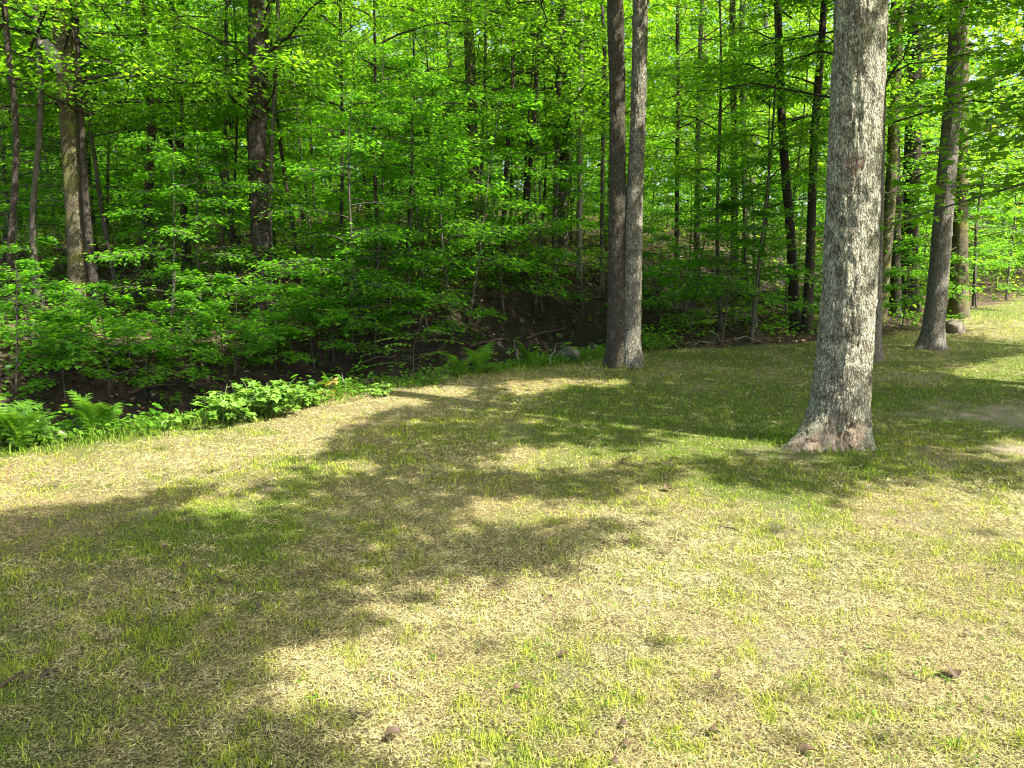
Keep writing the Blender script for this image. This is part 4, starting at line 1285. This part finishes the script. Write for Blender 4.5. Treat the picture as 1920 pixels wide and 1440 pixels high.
# ------------------------------------------------------------------ bramble, seedlings, shoots on the brink
def bushy(name, px, py, lab, cat, seed, canes, height_, spread, leafn, lsize, tmpl, mat, stem='green_stem', elong=0.0):
    b = hit(px, py); b[2] = hz(b[0], b[1])
    root = empty(name, tuple(b), lab, cat, 'plants on the brink of the brook')
    r = r_(seed); lb, wb = Bag(), Bag()
    for c in range(canes):
        a = r.uniform(0, 6.28)
        f0 = r.normal(0, .35, 2) * spread
        st = np.array([f0[0] * DX + f0[1] * .3 * -DY, f0[0] * DY + f0[1] * .3 * DX, 0.0])
        st[2] = hz(b[0] + st[0], b[1] + st[1]) - b[2] - .02
        Lc = height_ * r.uniform(.6, 1.15)
        t = np.linspace(0, 1, 6)
        path = st + np.outer(t, [math.cos(a) * .5, math.sin(a) * .5, 1]) * Lc - np.outer(t ** 2.2, [0, 0, .30 * Lc])
        tv, tf = tube(path, np.linspace(.006, .002, 6), 4, False); wb.add(tv, tf)
        for q in range(leafn):
            f = r.uniform(.25, 1)
            p = np.array([np.interp(f, t, path[:, i]) for i in range(3)])
            aa = r.uniform(0, 6.28)
            pet = lsize * r.uniform(.5, 1.3)
            p2 = p + np.array([math.cos(aa), math.sin(aa), r.uniform(-.1, .5)]) * pet
            tv, tf = tube([p, p2], [.002, .0015], 3, False); wb.add(tv, tf)
            for e in (-.95, 0, .95):
                D = np.array([[math.cos(aa + e), math.sin(aa + e), r.normal(-.25, .25)]])
                leaves(p2[None], D, np.array([[r.normal(0, .35), r.normal(0, .35), 1]]), np.array([lsize * (1.1 if e == 0 else .9) * r.uniform(.75, 1.15)]), tmpl, np.array([np.clip(r.normal(.55, .25), 0, 1)]), lb)
    obj('foliage', lb.mesh('foliage'), M[mat], root); obj('stem', wb.mesh('stem'), M[stem], root)
bushy('bramble_bush', 480, 785, 'bright green bramble bush sunlit on the brink of the brook', 'bush', 1201, 30, .52, .66, 8, .085, L_MAPLE, 'bramble')
bushy('bramble_bush', 575, 762, 'small bramble at the right end of the bright bramble bush', 'bush', 1202, 12, .26, .35, 7, .065, L_MAPLE, 'bramble')
bushy('wilted_shoot', 606, 748, 'yellowish wilted shoot beside the bramble', 'plant', 1203, 3, .36, .05, 5, .075, L_MAPLE, 'wilted', 'red_stem')
bushy('seedling', 325, 800, 'single seedling with pointed leaves left of the bramble', 'plant', 1204, 3, .20, .06, 4, .10, L_OVAL, 'bramble')
bushy('leafy_weed', 320, 768, 'taller weed leaning over the dark brook left of the bramble', 'plant', 1205, 5, .42, .14, 5, .065, L_OVAL, 'fern')
bushy('leafy_weed', 715, 742, 'low pale weed right of the wilted shoot on the brink', 'plant', 1206, 9, .22, .3, 6, .06, L_OVAL, 'bramble')
bushy('leafy_weed', 800, 722, 'low weed under the arching beech shoot', 'plant', 1207, 8, .18, .25, 6, .055, L_OVAL, 'fern')
bushy('leafy_weed', 110, 830, 'low weed between the two groups of ferns', 'plant', 1208, 8, .16, .25, 6, .06, L_OVAL, 'fern')
bushy('leafy_weed', 1100, 668, 'low weed between the mossy boulder and the twin trunks', 'plant', 1209, 8, .18, .3, 6, .06, L_OVAL, 'fern')
bushy('leafy_weed', 1235, 655, 'weeds at the lawn edge right behind the twin trunks', 'plant', 1210, 12, .3, .45, 6, .07, L_OVAL, 'fern')

# beech shoot with leaves in two rows
b = hit(778, 716); b[2] = hz(b[0], b[1])
root = empty('beech_shoot', tuple(b), 'arching beech shoot with leaves in neat rows on the brink', 'sapling')
r = r_(1220); lb, wb = Bag(), Bag()
main = np.array([[0, 0, -.05], [-.02, 0, .25], [.0, -.02, .5], [.08, -.04, .75], [.14, -.05, .95]])
tv, tf = tube(main, [.008, .007, .006, .004, .002], 5, False); wb.add(tv, tf)
for q, (z, dxx, L) in enumerate(((.18, 1, .5), (.25, -1, .62), (.36, 1, .75), (.42, -1, .7), (.55, 1, .65), (.6, -1, .5), (.72, 1, .45), (.82, -1, .3), (.3, .4, .5), (.5, -.5, .45))):
    p = np.array([np.interp(z, main[:, 2], main[:, 0]), 0, z])
    e = unit(np.array([dxx, r.normal(0, .35), .25]))
    t = np.linspace(0, 1, 6)
    path = p + np.outer(t, e) * L - np.outer(t ** 2, [0, 0, .28 * L])
    tv, tf = tube(path, np.linspace(.004, .0015, 6), 4, False); wb.add(tv, tf)
    for k in range(11):
        f = .15 + .85 * k / 10
        pp_ = np.array([np.interp(f, t, path[:, i]) for i in range(3)])
        hd = math.atan2(e[1], e[0]) + (-1) ** k * .85
        leaves(pp_[None], np.array([[math.cos(hd), math.sin(hd), -.25]]), np.array([[r.normal(0, .2), r.normal(0, .2), 1]]), np.array([.085 * r.uniform(.8, 1.15)]), L_OVAL, np.array([r.random()]), lb)
obj('foliage', lb.mesh('foliage'), M['fern'], root); obj('stem', wb.mesh('stem'), M['brown_twig'], root)

# ------------------------------------------------------------------ stones
def stone_mesh(seed, sub=3):
    bm = bmesh.new()
    bmesh.ops.create_icosphere(bm, subdivisions=sub, radius=1.0)
    V = np.array([v.co[:] for v in bm.verts]); F = np.array([[v.index for v in f.verts] for f in bm.faces])
    bm.free()
    n = fbm(V[:, 0] * 1.1 + seed * 3.1, V[:, 1] * 1.1, V[:, 2] * 1.1 + seed, 3, seed)
    n2 = fbm(V[:, 0] * 4, V[:, 1] * 4, V[:, 2] * 4, 3, seed + 1)
    V = V * (0.72 + .62 * (n - .2) + .14 * (n2 - .5))[:, None]
    for k in range(9):                      # broken faces
        d = unit(r_(seed * 9 + k).normal(size=3)); c = .48 + .03 * k
        h = V @ d
        V = V - np.clip(h - c, 0, None)[:, None] * d * .92
    V[:, 2] *= .72
    return fast_mesh('stone', V, F)
STONES = [stone_mesh(s) for s in range(1, 8)]
for m_ in STONES: m_.materials.append(M['stone'])
def stone(px, py, w, lab, group, mat='stone', k=0, sink=.3, aspect=1.0):
    b = hit(px, py); b[2] = hz(b[0], b[1])
    s = w / FPX * b[1] / 2 * 1.15
    o = bpy.data.objects.new('boulder' if w > 36 else 'stone', STONES[k % 7])
    C.objects.link(o)
    o.material_slots[0].link = 'OBJECT'; o.material_slots[0].material = M[mat]
    o.location = (b[0], b[1], b[2] + s * (.72 - sink) * aspect * .6)
    o.scale = (s, s * .9, s * aspect); o.rotation_euler = (0, .1 * (k % 3 - 1), k * 1.9)
    tag(o, lab, 'boulder' if w > 36 else 'stone', group)
stone(1066, 672, 52, 'rounded mossy boulder on the brink left of the twin trunks', None, 'stone', 2)
stone(1788, 624, 54, 'tan boulder on the grass right of the leaning tree', None, 'stone_tan', 4)
stone(1112, 655, 26, 'stone just behind the mossy boulder', None, 'stone', 1)
stone(112, 824, 34, 'flat stone half hidden between the left ferns', None, 'stone_tan', 3)
stone(235, 812, 18, 'small stone at the brink right of the upright fern', None, 'stone_tan', 5)
r = r_(1300)
q = 0
for k in range(64):
    u = r.uniform(-1.5, 18); s = r.normal(.35, .65)
    x, y = P0[0] + u * DX - s * DY, P0[1] + u * DY + s * DX
    o = bpy.data.objects.new('stone', STONES[k % 7]); C.objects.link(o)
    sc = r.uniform(.07, .26) * (.55 if u > 9 else 1)
    o.location = (x, y, hz(x, y) + sc * .15); o.scale = (sc, sc * r.uniform(.7, 1), sc * r.uniform(.6, 1)); o.rotation_euler = (r.normal(0, .2), r.normal(0, .2), r.uniform(0, 6))
    part = 'upper brook left of the twin trunks' if u > 9 else ('middle of the brook behind the ferns' if u > 4.5 else 'lower brook at the left')
    tag(o, f'{"large" if sc > .2 else ("small" if sc < .13 else "middling")} dark stone lying in the {part}', 'stone', f'stones in the {part}')

# ------------------------------------------------------------------ fallen wood and twigs
def stick(name, pts, rad, mat, lab, cat, group=None):
    pts = np.array(pts, float); b = pts[0].copy()
    bg = Bag(); P = pts - b
    if len(P) < 4:
        t = np.linspace(0, 1, 7); tt = np.linspace(0, 1, len(P))
        P = np.stack([np.interp(t, tt, P[:, i]) for i in range(3)], -1)
        P[1:-1] += r_(int(abs(b[0]) * 100)).normal(0, .012, (5, 3))
    tv, tf = tube(P, np.linspace(rad, rad * .45, len(P)), 7)
    bg.add(tv, tf)
    tag(obj(name, bg.mesh(name), M[mat], None, tuple(b)), lab, cat, group)
def gp(px, py, dz=.02):
    p = hit(px, py); p[2] = hz(p[0], p[1]) + dz
    return p
def gw(px, py, Y):
    return at(px, py, Y)
stick('fallen_log', [gp(62, 612, .08), gp(100, 600, .10), gp(138, 594, .08)], .09, 'bark_mossy', 'fallen log lying at the foot of the thick mossy trunk', 'log')
Yb = gp(1035, 690)[1] + .3
stick('grey_stick', [gw(1032, 686, Yb), gw(1033, 664, Yb), gw(1042, 648, Yb)], .012, 'dead_wood', 'upright pale stick left of the mossy boulder', 'stick', 'dead sticks')
stick('grey_stick', [gw(975, 690, Yb - .2), gw(970, 665, Yb - .2), gw(965, 642, Yb - .2)], .012, 'dead_wood', 'upright grey stick behind the middle fern', 'stick', 'dead sticks')
stick('dry_cane', [gw(646, 748, 9.4), gw(630, 725, 9.4), gw(618, 708, 9.4)], .006, 'dead_wood', 'dry cane leaning right of the wilted shoot', 'stick', 'dead sticks')
stick('dry_cane', [gw(648, 742, 9.5), gw(644, 715, 9.5), gw(641, 700, 9.5)], .006, 'dead_wood', 'upright dry cane right of the wilted shoot', 'stick', 'dead sticks')
for (x0, y0, x1, y1, x2, y2, Y, lab) in (
        (1398, 590, 1415, 592, 1430, 606, 15.6, 'pale curved dead twig above the lawn edge right of centre'),
        (1330, 620, 1345, 628, 1352, 640, 15.2, 'short pale dead twig at the lawn edge'),
        (1375, 636, 1400, 632, 1425, 640, 15.2, 'long pale dead twig lying at the lawn edge'),
        (1290, 655, 1312, 640, 1340, 645, 14.8, 'brown fallen twig at the lawn edge right of the twin trunks')):
    stick('dead_twig', [gw(x0, y0, Y), gw(x1, y1, Y), gw(x2, y2, Y)], .010, 'dead_wood', lab, 'twig', 'dead twigs at the lawn edge')
for (x0, y0, x1, y1, rd, lab) in ((375, 1098, 425, 1090, .008, 'dark twig lying on the shaded lawn at the left'), (75, 1278, 112, 1258, .009, 'short twig on the lawn near the lower left corner'),
                                  (0, 1298, 60, 1275, .008, 'twig on the lawn cut by the left edge'), (1340, 992, 1385, 1000, .006, 'thin twig on the sunny lawn below the big maple'),
                                  (1165, 868, 1190, 862, .006, 'thin twig on the lawn left of the big maple')):
    stick('lawn_twig', [gp(x0, y0, .012), gp((x0 + x1) / 2, (y0 + y1) / 2 - 3, .016), gp(x1, y1, .010)], rd, 'brown_twig', lab, 'twig', 'twigs on the lawn')

for (x0, y0, x1, y1, rd, lab) in ((660, 690, 742, 672, .028, 'dead branch lying in the gully behind the dry canes'), (880, 655, 955, 640, .03, 'dead branch lying across the bank behind the middle ferns'),
                                  (985, 640, 1060, 622, .03, 'dead branch lying on the bank left of the twin trunks'), (240, 745, 330, 728, .026, 'dead branch in the dark gully left of the bramble'),
                                  (905, 620, 930, 648, .02, 'bare root hanging down the bank at the centre')):
    stick('dead_branch', [gp(x0, y0, .05), gp((x0 + x1) / 2, (y0 + y1) / 2, .09), gp(x1, y1, .05)], rd, 'brown_twig', lab, 'branch', 'fallen wood in the gully')

# dead leaves on the lawn: three shapes, curled
def dead_leaf_mesh(seed):
    r = r_(seed); n = 7
    bag = Bag()
    xs = np.linspace(-1, 1, n); ys = np.linspace(0, 1, n)
    XX, YY = np.meshgrid(xs, ys)
    wd_ = .42 * np.sin(np.pi * np.clip(YY * .92 + .06, 0, 1)) * (1 + .25 * np.sin(YY * 14 + seed))
    x = XX * wd_; z = .35 * np.abs(XX) ** 1.5 * wd_ + .16 * np.sin(YY * 3.1) + r.normal(0, .02, XX.shape) + .12 * XX * np.sin(YY * 5 + seed)
    i, j = np.meshgrid(np.arange(n - 1), np.arange(n - 1), indexing='ij')
    F = np.stack([i * n + j, i * n + j + 1, (i + 1) * n + j + 1, (i + 1) * n + j], -1).reshape(-1, 4)
    bag.add(np.stack([x, YY - .5, z], -1).reshape(-1, 3), F, .16 + .05 * seed)
    return bag.mesh('dead_leaf')
DEAD = [dead_leaf_mesh(s) for s in range(1, 5)]
for d_ in DEAD: d_.materials.append(M['litter'])
BIGLEAF = [(1785, 1272, .10, 'large curled brown leaf on the sunny grass at the lower right'), (1055, 1236, .065, 'reddish dead leaf on the sunny grass at lower centre'),
           (1338, 1384, .055, 'tan dead leaf on the grass near the bottom edge'), (1030, 1132, .06, 'tan dead leaf where shade meets sun at the centre'),
           (735, 1392, .09, 'dark dead leaf in the shade near the bottom edge'), (342, 1072, .07, 'dark dead leaf in the left shade'), (606, 1068, .06, 'dark upright dead leaf in the shade left of centre'),
           (1250, 922, .10, 'dark dead leaf where the shade of the big maple begins'), (1725, 1162, .05, 'small dead leaf on the sunny grass at the right'),
           (310, 1035, .06, 'curled dead leaf in the left shade above the dark one'), (512, 1000, .06, 'dead leaf in the shade below the sunny strip'), (1515, 1422, .08, 'dead leaf at the bottom edge right of centre'),
           (1175, 1024, .07, 'dark dead leaf at the rim of the long shadow'), (1266, 1022, .05, 'small dark dead leaf on the sunny side of the long shadow')]
def dleaf(x, y, s, k, lab, group):
    o = bpy.data.objects.new('dead_leaf', DEAD[k % 4]); C.objects.link(o)
    o.location = (x, y, hz(x, y) + .022); s *= .7; o.scale = (s, s, s); o.rotation_euler = (.25 * math.sin(k * 3), .2 * math.cos(k * 5), k * 2.1)
    tag(o, lab, 'dead leaf', group)
for k, (px, py, s, lab) in enumerate(BIGLEAF):
    p = hit(px, py); dleaf(p[0], p[1], s, k, lab, 'larger dead leaves on the lawn')
r = r_(1400)
k = 0
while k < 110:
    y = 2.0 + 8.5 * r.random() ** 1.2; x = r.uniform(-.66, .66) * y
    if lawn_mask(x, y) < .9: continue
    where = 'in the foreground' if y < 4.2 else 'farther up the slope'
    dleaf(x, y, r.uniform(.03, .055), k, f'small brown leaf scrap on the lawn {where}', f'leaf scraps on the lawn {where}')
    k += 1

# look-alikes that ended up beside the same landmark are told apart by their order from left to right
same = {}
for o in list(C.objects):
    if o.parent is None and o.get('label') and o.name.split('.')[0] in ('sapling', 'pole_tree', 'background_tree'):
        same.setdefault(o['label'], []).append(o)
WORDS = {2: ('left one', 'right one'), 3: ('left one', 'middle one', 'right one'), 4: ('leftmost', 'second from left', 'third from left', 'rightmost')}
for lab, os_ in same.items():
    if len(os_) in WORDS:
        for o, wd in zip(sorted(os_, key=lambda o: o.location[0] / o.location[1]), WORDS[len(os_)]):
            short = lab.replace(' seen ', ' ').replace('leafy ', '')
            o['label'] = f'{short}, {wd}'
